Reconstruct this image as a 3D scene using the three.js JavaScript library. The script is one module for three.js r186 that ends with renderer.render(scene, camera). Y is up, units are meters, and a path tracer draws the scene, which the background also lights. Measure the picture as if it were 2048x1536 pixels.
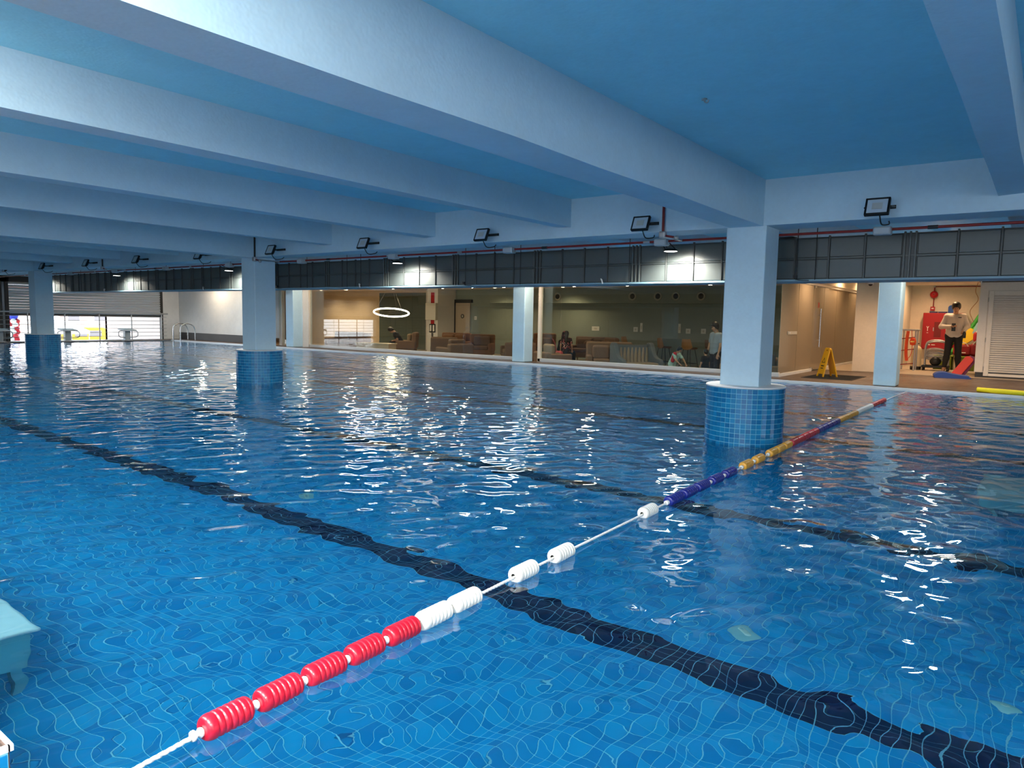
import * as THREE from 'three';
import { RoundedBoxGeometry } from 'three/addons/geometries/RoundedBoxGeometry.js';
import { mergeGeometries } from 'three/addons/utils/BufferGeometryUtils.js';
import { RectAreaLightUniformsLib } from 'three/addons/lights/RectAreaLightUniformsLib.js';

// ---------------------------------------------------------------- camera, sky, exposure
const scene = new THREE.Scene();
const camera = new THREE.PerspectiveCamera(56.88, 2048 / 1536, 0.05, 400);
const RAD = Math.PI / 180;
camera.position.set(0, 1.2, 0);
camera.rotation.set(-5.35 * RAD, 37.04 * RAD, 1.09 * RAD, 'YXZ');
scene.background = new THREE.Color().setRGB(0.92, 0.95, 1.0);      // bright overcast sky outside
scene.backgroundIntensity = 5.5;
const renderer = new THREE.WebGLRenderer({ antialias: true });
renderer.toneMapping = THREE.LinearToneMapping;
renderer.toneMappingExposure = 1.04;
renderer.shadowMap.enabled = true;
RectAreaLightUniformsLib.init();

// ---------------------------------------------------------------- helpers
function mulberry(a) { return () => { a = (a + 0x6d2b79f5) | 0; let t = Math.imul(a ^ (a >>> 15), 1 | a); t = (t + Math.imul(t ^ (t >>> 7), 61 | t)) ^ t; return ((t ^ (t >>> 14)) >>> 0) / 4294967296; }; }
const rnd = mulberry(7);
const taken = new Map();
function numbered(name) { const n = taken.get(name) ?? 0; taken.set(name, n + 1); return n ? name + '_' + String(n).padStart(3, '0') : name; }
function tag(o, label, category, group, kind) {
  if (label) o.userData.label = label;
  if (category) o.userData.category = category;
  if (group) o.userData.group = group;
  if (kind) o.userData.kind = kind;
  return o;
}
function thing(name, label, category, [x, y, z] = [0, 0, 0], turn = 0, group, kind) {
  const o = new THREE.Group(); o.name = numbered(name); o.position.set(x, y, z); o.rotation.y = turn; scene.add(o);
  return tag(o, label, category, group, kind);
}
function part(parent, name, geo, m, label) { const o = new THREE.Mesh(Array.isArray(geo) ? merge(geo) : geo, m); o.name = name; parent.add(o); if (label) o.userData.label = label; return o; }
function solo(name, geo, m, label, category, pos, turn, group, kind) {
  const o = new THREE.Mesh(Array.isArray(geo) ? merge(geo) : geo, m); o.name = numbered(name); scene.add(o);
  if (pos) o.position.set(...pos); if (turn) o.rotation.y = turn;
  return tag(o, label, category, group, kind);
}
function copy(o, label) { const c = o.clone(); c.name = numbered(o.name.replace(/_\d{3}$/, '')); c.userData = { ...o.userData }; if (label) c.userData.label = label; scene.add(c); return c; }
function merge(list) {
  return mergeGeometries(list.map((g) => { const n = g.index ? g.toNonIndexed() : g; for (const k of Object.keys(n.attributes)) if (!['position', 'normal', 'uv'].includes(k)) n.deleteAttribute(k); return n; }));
}
// uv in metres from the dominant axis of each vertex normal
function metres(g) {
  g = g.index ? g.toNonIndexed() : g;
  const p = g.attributes.position, n = g.attributes.normal, uv = new Float32Array(p.count * 2);
  for (let i = 0; i < p.count; i += 3) {
    let nx = 0, ny = 0, nz = 0;
    for (let k = 0; k < 3; k++) { nx += n.getX(i + k); ny += n.getY(i + k); nz += n.getZ(i + k); }
    nx = Math.abs(nx); ny = Math.abs(ny); nz = Math.abs(nz);
    for (let k = 0; k < 3; k++) {
      const x = p.getX(i + k), y = p.getY(i + k), z = p.getZ(i + k);
      const [u, v] = ny >= nx && ny >= nz ? [x, z] : nx >= nz ? [z, y] : [x, y];
      uv[(i + k) * 2] = u; uv[(i + k) * 2 + 1] = v;
    }
  }
  return g.setAttribute('uv', new THREE.BufferAttribute(uv, 2));
}
// box from its corners, edges rounded by r
function box(x0, x1, y0, y1, z0, z1, r = 0) {
  const w = Math.abs(x1 - x0), h = Math.abs(y1 - y0), d = Math.abs(z1 - z0);
  const g = r > 0 ? new RoundedBoxGeometry(w, h, d, 2, Math.min(r, w / 2.01, h / 2.01, d / 2.01)) : new THREE.BoxGeometry(w, h, d);
  g.translate((x0 + x1) / 2, (y0 + y1) / 2, (z0 + z1) / 2);
  return metres(g);
}
const cbox = (w, h, d, x = 0, y = 0, z = 0, r = 0) => box(x - w / 2, x + w / 2, y - h / 2, y + h / 2, z - d / 2, z + d / 2, r);
const V = (x, y, z) => new THREE.Vector3(x, y, z);
function bar(a, b, r, sides = 8, r2) {
  const A = V(...a), B = V(...b), d = B.clone().sub(A), g = new THREE.CylinderGeometry(r2 ?? r, r, d.length(), sides);
  g.applyQuaternion(new THREE.Quaternion().setFromUnitVectors(V(0, 1, 0), d.normalize()));
  return g.translate((a[0] + b[0]) / 2, (a[1] + b[1]) / 2, (a[2] + b[2]) / 2);
}
function tube(pts, r, seg = 24, sides = 8, closed = false) { return new THREE.TubeGeometry(new THREE.CatmullRomCurve3(pts.map((p) => V(...p)), closed, 'catmullrom', 0.5), seg, r, sides, closed); }
function lathe(pts, seg = 24) { return new THREE.LatheGeometry(pts.map(([x, y]) => new THREE.Vector2(x, y)), seg); }
function moved(g, x, y, z, ry = 0, rx = 0, rz = 0) { g = g.clone(); if (rx) g.rotateX(rx); if (rz) g.rotateZ(rz); if (ry) g.rotateY(ry); return g.translate(x, y, z); }

// smooth value noise that repeats after n cells
function noiseField(n, seed) {
  const r = mulberry(seed), a = Array.from({ length: n * n }, r);
  return (u, v) => { u = ((u % 1) + 1) % 1 * n; v = ((v % 1) + 1) % 1 * n; const i = Math.floor(u), j = Math.floor(v); let f = u - i, g = v - j; f = f * f * (3 - 2 * f); g = g * g * (3 - 2 * g);
    const at = (x, y) => a[(y % n) * n + (x % n)]; return (at(i, j) * (1 - f) + at(i + 1, j) * f) * (1 - g) + (at(i, j + 1) * (1 - f) + at(i + 1, j + 1) * f) * g; };
}
function dataTex(size, fn, srgb = true, rep = 1) {
  const d = new Uint8Array(size * size * 4);
  for (let y = 0; y < size; y++) for (let x = 0; x < size; x++) { const c = fn((x + 0.5) / size, (y + 0.5) / size); for (let k = 0; k < 3; k++) d[(y * size + x) * 4 + k] = Math.max(0, Math.min(255, Math.round(c[k] * 255))); d[(y * size + x) * 4 + 3] = 255; }
  const t = new THREE.DataTexture(d, size, size); t.wrapS = t.wrapT = THREE.RepeatWrapping; t.magFilter = THREE.LinearFilter; t.minFilter = THREE.LinearMipmapLinearFilter; t.generateMipmaps = true;
  if (srgb) t.colorSpace = THREE.SRGBColorSpace; t.repeat.set(rep, rep); t.needsUpdate = true; return t;
}
const mottle = (() => { const a = noiseField(5, 11), b = noiseField(17, 12), c = noiseField(61, 13); return (u, v) => 0.5 * a(u, v) + 0.3 * b(u, v) + 0.2 * c(u, v); })();
const speck = noiseField(128, 21);
// near-white map that multiplies a paint colour: uneven trowel work and grain
const plasterMap = dataTex(512, (u, v) => { const m = 0.93 + 0.07 * mottle(u, v) - 0.015 * speck(u, v); return [m, m, m]; }, true, 1 / 2.6);
const plasterBump = dataTex(256, (u, v) => { const m = 0.6 * mottle(u, v) + 0.4 * speck(u, v); return [m, m, m]; }, false, 1 / 1.3);
const fabricMap = dataTex(256, (u, v) => { const w = 0.5 + 0.25 * Math.sin(u * 2 * Math.PI * 48) * Math.sin(v * 2 * Math.PI * 48), m = 0.8 + 0.14 * w + 0.06 * mottle(u, v); return [m, m, m]; }, true, 3);
const std = (c, roughness = 0.6, o = {}) => new THREE.MeshStandardMaterial({ color: Array.isArray(c) ? new THREE.Color().setRGB(...c) : new THREE.Color(c), roughness, ...o });
const phys = (c, roughness = 0.6, o = {}) => new THREE.MeshPhysicalMaterial({ color: Array.isArray(c) ? new THREE.Color().setRGB(...c) : new THREE.Color(c), roughness, ...o });
const M = {
  paint: std([0.52, 0.725, 0.85], 0.62, { map: plasterMap, bumpMap: plasterBump, bumpScale: 0.0015 }),      // pale blue emulsion on slab, beams and columns
  slab: std([0.36, 0.80, 0.97], 0.65, { map: plasterMap, bumpMap: plasterBump, bumpScale: 0.0015 }),      // stronger sky blue on the slab itself
  white: std([0.80, 0.80, 0.79], 0.6, { map: plasterMap, bumpMap: plasterBump, bumpScale: 0.001 }),
  cream: std([0.80, 0.70, 0.58], 0.7, { map: plasterMap }),
  cap: std([0.80, 0.83, 0.86], 0.45, { map: plasterMap }),
  black: std(0x101418, 0.5), blackMetal: std(0x14181c, 0.4, { metalness: 0.4 }),
  steel: std([0.62, 0.63, 0.64], 0.25, { metalness: 1 }), dullSteel: std([0.45, 0.46, 0.47], 0.45, { metalness: 0.8 }),
  redPaint: std(0x7c1416, 0.45), red: std(0xb01420, 0.4), whitePlastic: std(0xe6e8e6, 0.35),
  darkSkirt: std(0x2a2a2c, 0.5),
};

// ---------------------------------------------------------------- sizes of the hall (metres; water surface at y = 0)
const CEIL = 2.55, FLOOR = -0.75, DECK = 0.05, FAR = -14.7, NEAR = 0.2, POOL_L = -28.5, POOL_R = 7, GLASS = -15.45, LOUNGE = -0.4, BACK = -24.5;
const COLS = [-2.42, -10.85, -20.2];

// ---------------------------------------------------------------- ceiling, beams, outer walls
const ST = 'structure';
solo('ceiling', box(-36, 8, CEIL, CEIL + 0.25, 5.2, -26), M.slab, 'sky blue painted concrete slab above the pool', 'ceiling', null, 0, null, ST);
function wobblyBeam(x0, x1, y0, z0, z1, seed) {
  const n = 46, g = new THREE.BoxGeometry(x1 - x0, CEIL + 0.02 - y0, Math.abs(z1 - z0), 1, 1, n), p = g.attributes.position, f = noiseField(23, seed), h = noiseField(9, seed + 1);
  g.translate((x0 + x1) / 2, (CEIL + 0.02 + y0) / 2, (z0 + z1) / 2);
  for (let i = 0; i < p.count; i++) if (p.getY(i) < CEIL - 0.1) { const u = p.getZ(i) / 23 + 0.3, s = p.getX(i) > (x0 + x1) / 2 ? 0.31 : 0.77; p.setY(i, p.getY(i) + (f(u, s) - 0.5) * 0.014 + (h(u, s) - 0.5) * 0.016); p.setX(i, p.getX(i) + (f(u, s + 0.1) - 0.5) * 0.008); }
  g.computeVertexNormals();
  return metres(g);
}
const beamXs = [6.01, 3.9, 1.79, -0.31, ...[0, 1, 2, 3].map((k) => -2.42 - 2.108 * k), ...[0, 1, 2, 3].map((k) => -10.85 - 2.338 * k), ...[0, 1, 2, 3].map((k) => -20.2 - 2.2 * k)];
beamXs.forEach((x, k) => {
  const main = k === 0 || [4, 8, 12].includes(k), hw = main ? 0.165 : 0.095;
  solo('ceiling_beam', wobblyBeam(x - hw, x + hw, main ? 2.12 : 2.24, 5.0, -15.3, 40 + k), M.paint, main ? 'deep pale blue ceiling beam running over a pool column' : 'shallow pale blue ceiling beam between the column lines', 'beam', null, 0, main ? 'deep ceiling beams' : 'shallow ceiling beams', ST);
});
solo('cross_beam', box(-29.2, 7, 2.12, CEIL + 0.01, -6.93, -7.33, 0.006), M.paint, 'long pale blue beam across the hall carrying the floodlights', 'beam', null, 0, null, ST);
solo('cross_beam', box(-29.2, 7, 2.12, CEIL + 0.01, 1.3, 1.7, 0.006), M.paint, 'long pale blue beam over the near side of the pool', 'beam', null, 0, null, ST);
solo('cross_beam', box(-29.2, 7, 2.12, CEIL + 0.01, -14.8, -15.2, 0.006), M.paint, 'long pale blue beam above the pillars at the lounge glass', 'beam', null, 0, null, ST);
// open side behind the camera: parapet, piers and daylight between them
solo('wall_near', [box(-29.4, 8, -1, 0.9, 5, 5.2), box(-29.4, -5, 0.9, CEIL, 5, 5.2), box(-2.7, -2.1, 0.9, CEIL, 5, 5.2), box(5.75, 8, 0.9, CEIL, 5, 5.2), box(-5, 8, 2.2, CEIL, 5, 5.2)], M.white, 'white wall with wide open bays behind the near deck', 'wall', null, 0, null, ST);
solo('wall_right', [box(7.8, 8, -1, CEIL, 5.2, 1.8), box(7.8, 8, -1, 0.9, 1.8, -14), box(7.8, 8, 2.1, CEIL, 1.8, -14), box(7.8, 8, 0.9, 2.1, -0.6, -3.4), box(7.8, 8, 0.9, 2.1, -5.6, -8.6), box(7.8, 8, 0.9, 2.1, -10.6, -14), box(7.8, 8, -1, CEIL, -14, -26)], M.white, 'white end wall with tall open bays', 'wall', null, 0, null, ST);

// ---------------------------------------------------------------- pool basin
const tileTone = noiseField(64, 31);
function poolTileTex(dark) {
  const r = mulberry(dark ? 91 : 90), tone = Array.from({ length: 64 }, () => r());
  return dataTex(512, (u, v) => { const U = u * 8, W = v * 8, i = Math.floor(U), j = Math.floor(W), f = U - i, g = W - j, e = 0.045; if (f < e || f > 1 - e || g < e || g > 1 - e) return [0.5, 0.81, 0.89]; const t = tone[j * 8 + i]; return dark ? [0.02 + 0.02 * t, 0.05 + 0.03 * t, 0.2 + 0.08 * t] : [0.05 + 0.04 * t, 0.5 + 0.1 * t, 0.755 + 0.08 * t]; }, true, 1 / 0.4);
}
const TILE = [[0.004, 0.24, 0.57], [0.005, 0.27, 0.62], [0.003, 0.20, 0.51], [0.007, 0.305, 0.65]], TILE_SHADED = [[0.006, 0.16, 0.37], [0.007, 0.18, 0.40], [0.005, 0.135, 0.33], [0.009, 0.20, 0.43]], NAVY = [0.004, 0.008, 0.045];  // plinth tones: pool tile blues darkened, shade put into the colour
Object.assign(M, {
  grout: std([0.24, 0.64, 0.78], 0.8), poolTiles: std(0xffffff, 0.25, { map: poolTileTex(false) }), navyTiles: std(0xffffff, 0.25, { map: poolTileTex(true) }),
  tileSet: TILE.map((c) => phys(c, 0.22)), shadedTileSet: TILE_SHADED.map((c) => phys(c, 0.15)), tileTint: std(0xffffff, 0.22), tileVertex: std(0xffffff, 0.22, { vertexColors: true }), navy: std(NAVY, 0.22),
});
const LANES = [-2.96, -5.06, -8.5, -10.6, -12.9];
{
  const P = 0.05, X0 = -9.2, X1 = 1.6, Z0 = -9.2, Z1 = NEAR;
  const floor = solo('floor_pool', [box(POOL_L, X0, FLOOR - 0.2, FLOOR, FAR, NEAR), box(X1, POOL_R, FLOOR - 0.2, FLOOR, FAR, NEAR), box(X0, X1, FLOOR - 0.2, FLOOR, FAR, Z0)], M.poolTiles, 'blue mosaic tiled pool floor under the water', 'floor', null, 0, null, ST);
  part(floor, 'grout_bed', box(X0, X1, FLOOR - 0.2, FLOOR - 0.0025, Z0, Z1), M.grout);
  for (const z of LANES) { if (z > Z0) part(floor, 'lane_marking', [box(POOL_L + 1.5, X0, FLOOR, FLOOR + 0.002, z - 0.1, z + 0.1), box(X1, POOL_R - 1.5, FLOOR, FLOOR + 0.002, z - 0.1, z + 0.1)], M.navyTiles, 'dark navy tiled lane line'); else part(floor, 'lane_marking', box(POOL_L + 1.5, POOL_R - 1.5, FLOOR, FLOOR + 0.002, z - 0.1, z + 0.1), M.navyTiles, 'dark navy tiled lane line'); }
  const one = box(-0.0231, 0.0231, -0.004, 0, -0.0231, 0.0231), nx = Math.round((X1 - X0) / P), nz = Math.round((Z1 - Z0) / P), put = [], r = mulberry(5);
  for (let i = 0; i < nx; i++) for (let j = 0; j < nz; j++) {
    const x = X0 + (i + 0.5) * P, z = Z0 + (j + 0.5) * P, lane = LANES.some((l) => Math.abs(z - l) < 0.1), k = Math.floor(r() * 4);
    if (x > -1.5 && x < -0.25 && z > -2.05 && z < -1.45) { const m = part(floor, 'floor_tile', one, lane ? M.navy : M.tileSet[k]); m.position.set(x, FLOOR + 0.0006 * r(), z); } else put.push([x, z, lane, k, r()]);
  }
  const P1 = new Float32Array(put.length * 60), N1 = new Float32Array(put.length * 60), C1 = new Float32Array(put.length * 60), U1 = new Float32Array(put.length * 40), I1 = new Uint32Array(put.length * 30), h = 0.0231;
  const quads = [[[-h, 0, -h], [-h, 0, h], [h, 0, h], [h, 0, -h], [0, 1, 0]], [[-h, -0.004, h], [h, -0.004, h], [h, 0, h], [-h, 0, h], [0, 0, 1]], [[h, -0.004, -h], [-h, -0.004, -h], [-h, 0, -h], [h, 0, -h], [0, 0, -1]], [[h, -0.004, h], [h, -0.004, -h], [h, 0, -h], [h, 0, h], [1, 0, 0]], [[-h, -0.004, -h], [-h, -0.004, h], [-h, 0, h], [-h, 0, -h], [-1, 0, 0]]];
  put.forEach(([x, z, lane, k, t], n) => quads.forEach((q, f) => { const b = lane ? NAVY : TILE[k], o = n * 20 + f * 4, i = (n * 5 + f) * 6; for (let v = 0; v < 4; v++) { P1.set([q[v][0] + x, q[v][1] + FLOOR + 0.0006 * t, q[v][2] + z], (o + v) * 3); N1.set(q[4], (o + v) * 3); C1.set(b, (o + v) * 3); U1.set([x, z], (o + v) * 2); } I1.set([o, o + 1, o + 2, o, o + 2, o + 3], i); }));
  const tg = new THREE.BufferGeometry(); tg.setAttribute('position', new THREE.BufferAttribute(P1, 3)); tg.setAttribute('normal', new THREE.BufferAttribute(N1, 3)); tg.setAttribute('color', new THREE.BufferAttribute(C1, 3)); tg.setAttribute('uv', new THREE.BufferAttribute(U1, 2)); tg.setIndex(new THREE.BufferAttribute(I1, 1));
  const im = part(floor, 'floor_tiles', tg, M.tileVertex); im.userData.kind = 'stuff';
}
solo('wall_pool', [box(POOL_L - 0.25, POOL_L, FLOOR - 0.2, 0.02, FAR - 0.2, NEAR), box(POOL_L, POOL_R, FLOOR - 0.2, 0.02, FAR - 0.2, FAR), box(POOL_R, POOL_R + 0.2, FLOOR - 0.2, 0.02, FAR, NEAR)], M.poolTiles, 'blue mosaic tiled sides of the pool basin', 'wall', null, 0, null, ST);

// ---------------------------------------------------------------- water: one rippled surface, graded finer towards the near side
{
  const w = [], r = mulberry(77);
  for (let k = 0; k < 64; k++) {
    const L = 0.11 * Math.pow(9, Math.pow(r(), 1.3)), dir = r() * Math.PI * 2, kk = 2 * Math.PI / L, slope = 0.0122 * Math.pow(L / 0.25, L < 0.25 ? 0.4 : -0.55);
    w.push([Math.cos(dir) * kk, Math.sin(dir) * kk, slope / kk, r() * 6.283]);
  }
  const calm = noiseField(16, 5), sum = [0, 0, 0];
  const wave = (x, z) => { let y = 0, dx = 0, dz = 0; for (const [a, b, A, f] of w) { const t = a * x + b * z + f, c = Math.cos(t) * A; y += Math.sin(t) * A; dx += a * c; dz += b * c; } const s = 0.72 + 0.6 * calm(x / 40 + 0.5, z / 40 + 0.5); sum[0] = y * s; sum[1] = dx * s; sum[2] = dz * s; return sum; };
  const graded = (a, b, near, fine, grow) => { const out = []; let x = a; const s = Math.sign(b - a); while ((b - x) * s > 0) { out.push(x); const d = Math.max(0, near(x)); x += s * (fine + grow * d); } out.push(b); return out; };
  const xs = [...graded(0.4, POOL_L, (x) => -3.2 - x, 0.021, 0.0034), ...graded(0.4, POOL_R, () => 1, 0.021, 0.15).slice(1)].sort((a, b) => a - b);
  const zs = graded(NEAR, FAR, (z) => -4.2 - z, 0.021, 0.0042).sort((a, b) => a - b);
  const nx = xs.length, nz = zs.length, P = new Float32Array(nx * nz * 3), N = new Float32Array(nx * nz * 3), UV = new Float32Array(nx * nz * 2), idx = [];
  for (let j = 0; j < nz; j++) for (let i = 0; i < nx; i++) { const o = j * nx + i, [y, dx, dz] = wave(xs[i], zs[j]), l = Math.hypot(dx, 1, dz); P.set([xs[i], y, zs[j]], o * 3); N.set([-dx / l, 1 / l, -dz / l], o * 3); UV.set([xs[i], zs[j]], o * 2); }
  for (let j = 0; j < nz - 1; j++) for (let i = 0; i < nx - 1; i++) { if (xs[i + 1] < -2.06 && zs[j] > -0.62) continue; const a = j * nx + i; idx.push(a, a + nx, a + 1, a + 1, a + nx, a + nx + 1); }
  const g = new THREE.BufferGeometry(); g.setAttribute('position', new THREE.BufferAttribute(P, 3)); g.setAttribute('normal', new THREE.BufferAttribute(N, 3)); g.setAttribute('uv', new THREE.BufferAttribute(UV, 2)); g.setIndex(idx);
  M.water = phys([0.62, 0.95, 1.0], 0.0, { transmission: 1, ior: 1.333, thickness: 0.75 });
  solo('pool_water', g, M.water, 'clear rippling blue pool water', 'water', null, 0, null, 'stuff');
  console.log('water', nx, nz, idx.length / 3);
}

// ---------------------------------------------------------------- decks round the pool
const deckMap = dataTex(512, (u, v) => { const U = u * 4, W = v * 4, f = U - Math.floor(U), g = W - Math.floor(W), j = f < 0.012 || g < 0.012, m = mottle(u, v), s = speck(u, v); const k = j ? 0.55 : 0.82 + 0.25 * (m - 0.5) + 0.1 * (s - 0.5); return [0.42 * k, 0.34 * k, 0.3 * k]; }, true, 1 / 1.2);
const deckRough = dataTex(256, (u, v) => { const m = mottle(u, v); const k = m > 0.52 ? 0.45 : 0.22 + 0.4 * m; return [k, k, k]; }, false, 1 / 3.1);
M.deck = std(0xffffff, 0.9, { map: deckMap, roughnessMap: deckRough });
M.beigeTile = std([0.62, 0.52, 0.42], 0.35, { map: plasterMap });
solo('floor_deck', [box(-29.2, 8, -0.5, DECK, FAR - 0.09, GLASS), box(-4.55, 8, -0.5, DECK, GLASS, -18.9), box(POOL_R + 0.2, 8, -0.5, DECK, FAR, 5)], M.deck, 'wet brown tiled deck along the lounge side of the pool', 'floor', null, 0, null, ST);
solo('floor_corridor', box(-4.55, 8, -0.5, DECK + 0.005, -18.9, -26), M.beigeTile, 'beige tiled floor behind the pool deck', 'floor', null, 0, null, ST);
solo('floor_end', box(-29.4, POOL_L - 0.05, -0.5, DECK, FAR - 0.09, 5), M.deck, 'brown deck strip under the shutters', 'floor', null, 0, null, ST);
{ // near deck block whose corner juts into the picture
  const d = solo('floor_near', [box(POOL_L, -2.06, -0.9, DECK + 0.03, -0.61, 5), box(-2.06, 7, -0.9, DECK + 0.03, NEAR, 5)], M.deck, 'brown tiled near deck with a corner over the water', 'floor', null, 0, null, ST);
  part(d, 'edge_trim', [box(-2.062, -2.052, DECK + 0.016, DECK + 0.033, -0.61, 0.2), box(-6, -2.052, DECK + 0.016, DECK + 0.033, -0.618, -0.606)], M.cap);
  part(d, 'side_cladding', box(-2.06, -2.056, -0.75, DECK + 0.016, -0.606, 0.2), M.grout);
  const t = box(0, 0.004, -0.023, 0.023, -0.023, 0.023);
  for (let i = 0; i < 9; i++) for (let j = 0; j < 5; j++) part(d, 'tile', t, M.shadedTileSet[(i * 7 + j * 3) % 4]).position.set(-2.056, 0.036 - j * 0.05, -0.58 + i * 0.05);
}
{ // overflow channel with its white grating along the lounge side
  const g = solo('trim_1', [box(POOL_L, POOL_R, -0.06, 0.012, FAR - 0.1, FAR + 0.005), box(POOL_L, POOL_R, -0.03, 0.05, FAR + 0.005, FAR + 0.03, 0.006)], M.whitePlastic, 'white overflow grating along the lounge side of the pool', 'grating', null, 0, null, ST);
  const slat = box(-0.011, 0.011, 0.012, 0.034, FAR - 0.1, FAR), n = Math.floor((POOL_R - POOL_L) / 0.034), im = new THREE.InstancedMesh(slat, M.whitePlastic, n), m = new THREE.Matrix4();
  for (let k = 0; k < n; k++) im.setMatrixAt(k, m.makeTranslation(POOL_L + 0.017 + k * 0.034, 0, 0));
  im.name = 'grating_slats'; im.userData.kind = 'stuff'; g.add(im);
  solo('trim_2', box(POOL_L - 0.08, POOL_L, -0.06, 0.03, FAR, NEAR), M.whitePlastic, 'white overflow edge below the starting blocks', 'grating', null, 0, null, ST);
}

// ---------------------------------------------------------------- columns: square shaft on a round tiled plinth
COLS.forEach((cx, n) => {
  const cz = -7.13, label = ['square pale blue column on a blue tiled round plinth beside the lane rope', 'square pale blue column on a tiled plinth in front of the white wall and lounge door', 'square pale blue column on a tiled plinth beside the balloon pillar and shutters'][n];
  const c = thing('pool_column', label, 'column', [cx, 0, cz], 0, 'pool columns', ST);
  part(c, 'shaft', cbox(0.39, 1.56, 0.4, 0, 1.345, 0, 0.012), M.paint);
  part(c, 'cap', lathe([[0, 0.574], [0.378, 0.574], [0.386, 0.568], [0.387, 0.556], [0.36, 0.556]], 64), M.cap, 'white rendered plinth top');
  const pl = part(c, 'plinth', new THREE.CylinderGeometry(0.379, 0.379, 1.31, 72), M.grout, 'round plinth clad in small blue tiles'); pl.position.y = -0.099;
  const around = 48, rows = 27, pitch = 0.0482, tile = box(-0.0228, 0.0228, -0.0222, 0.0222, -0.004, 0.0025), r = mulberry(60 + n), rest = [], mm = new THREE.Matrix4();
  for (let j = 0; j < rows; j++) for (let i = 0; i < around; i++) {
    const a = (i + 0.37) / around * Math.PI * 2, y = 0.53 - j * pitch + 0.099, k = Math.floor(r() * 4), facing = Math.sin(a) * (0 - cx) + Math.cos(a) * (0 - cz);
    if (n === 0 && j < 12 && facing > 0.4) { const t = part(pl, 'tile', tile, M.shadedTileSet[k]); t.position.set(Math.sin(a) * 0.38, y, Math.cos(a) * 0.38); t.rotation.y = a; } else rest.push([a, y, k]);
  }
  const im = new THREE.InstancedMesh(tile, M.tileTint, rest.length), col = new THREE.Color();
  rest.forEach(([a, y, k], q) => { im.setMatrixAt(q, mm.makeRotationY(a).setPosition(Math.sin(a) * 0.38, y, Math.cos(a) * 0.38)); im.setColorAt(q, col.setRGB(...TILE_SHADED[k])); });
  im.name = 'tile_cladding'; im.userData.kind = 'stuff'; pl.add(im);
});
// pillars at the lounge glass
[['white pillar at the pool edge beside the yellow floor sign', -2.42, 0.39], ['white pillar at the pool edge in the middle of the lounge glass', -11.0, 0.39], ['white pillar beside the lounge entrance door', -20.75, 0.42]].forEach(([label, x, w]) => {
  const p = thing('edge_pillar', label, 'pillar', [x, DECK, -15.0], 0, 'pillars along the lounge glass', ST);
  part(p, 'shaft', cbox(w, CEIL - DECK, 0.4, 0, (CEIL - DECK) / 2, 0, 0.03), M.paint);
});

// ---------------------------------------------------------------- lounge shell behind the glass
M.glass = phys([0.93, 0.97, 0.95], 0.0, { transmission: 1, ior: 1.5, thickness: 0 });
M.tintGlass = phys([0.42, 0.47, 0.44], 0.02, { transmission: 1, ior: 1.5, thickness: 0 });
M.taupeGlass = phys([0.36, 0.3, 0.22], 0.12, { transmission: 0.3, ior: 1.5, thickness: 0 });
M.darkPane = phys([0.13, 0.17, 0.15], 0.12, { clearcoat: 1, clearcoatRoughness: 0.05 });
M.sage = std([0.27, 0.33, 0.29], 0.75, { map: plasterMap });
M.warmWall = std([0.78, 0.66, 0.5], 0.75, { map: plasterMap });
M.loungeFloor = std([0.5, 0.42, 0.33], 0.3, { map: plasterMap });
M.frame = std([0.66, 0.67, 0.67], 0.35, { metalness: 0.3 });
M.aluminium = std([0.7, 0.7, 0.7], 0.35, { metalness: 0.9 });
solo('floor_lounge', box(-36, -4.62, -0.6, LOUNGE, GLASS - 0.02, -26), M.loungeFloor, 'beige tiled lounge floor behind the glass', 'floor', null, 0, null, ST);
solo('wall_back', box(-21.9, -4.6, -0.6, CEIL, BACK, BACK - 0.2), M.sage, 'sage green back wall of the lounge', 'wall', null, 0, null, ST);
solo('wall_back', box(-36, -26.9, -0.6, CEIL, BACK, BACK - 0.2), M.warmWall, 'warm cream back wall of the lounge under downlights', 'wall', null, 0, null, ST);
solo('wall_back', box(-36.2, 8, -0.6, CEIL, -25.3, -25.5), M.white, 'plain rear wall behind the dark glass partition', 'wall', null, 0, null, ST);
solo('wall_lounge_side', box(-36.2, -36, -0.6, CEIL, GLASS, -26), M.warmWall, 'cream side wall of the lounge', 'wall', null, 0, null, ST);
solo('ceiling_lounge', box(-36, -4.6, 2.42, 2.54, GLASS - 0.1, BACK), M.cream, 'cream lounge ceiling with downlights', 'ceiling', null, 0, null, ST);
solo('wall_pier', [box(-23.4, -23.05, -0.6, CEIL, BACK + 0.3, BACK - 0.2)], M.white, 'narrow white pier between dark glass and fire panel in the lounge', 'wall', null, 0, null, ST);
solo('wall_pier', box(-22.45, -21.8, -0.6, CEIL, -23.3, BACK - 0.2), M.white, 'white pier carrying the red fire panel in the lounge', 'wall', null, 0, null, ST);
{ // dark glass partition in the lounge
  const w = thing('window_3', 'dark tinted glass partition behind the ring lamp', 'glass wall', [0, 0, 0], 0, null, ST);
  for (let k = 0; k < 3; k++) part(w, 'pane', box(-26.9 + k * 1.167, -25.745 + k * 1.167, LOUNGE, 2.3, BACK + 0.02, BACK), M.darkPane);
  part(w, 'backing', box(-26.9, -23.4, LOUNGE, CEIL, BACK - 0.6, BACK - 0.62), std([0.3, 0.36, 0.33], 0.6));
  part(w, 'head_rail', box(-26.9, -23.4, 2.3, 2.42, BACK + 0.04, BACK - 0.04), M.cream);
}
solo('wall_left_lounge', [box(-29.2, -22.75, DECK + 0.28, CEIL, GLASS + 0.05, GLASS - 0.15)], M.white, 'plain white wall between the shutters and the lounge door', 'wall', null, 0, null, ST);
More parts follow.
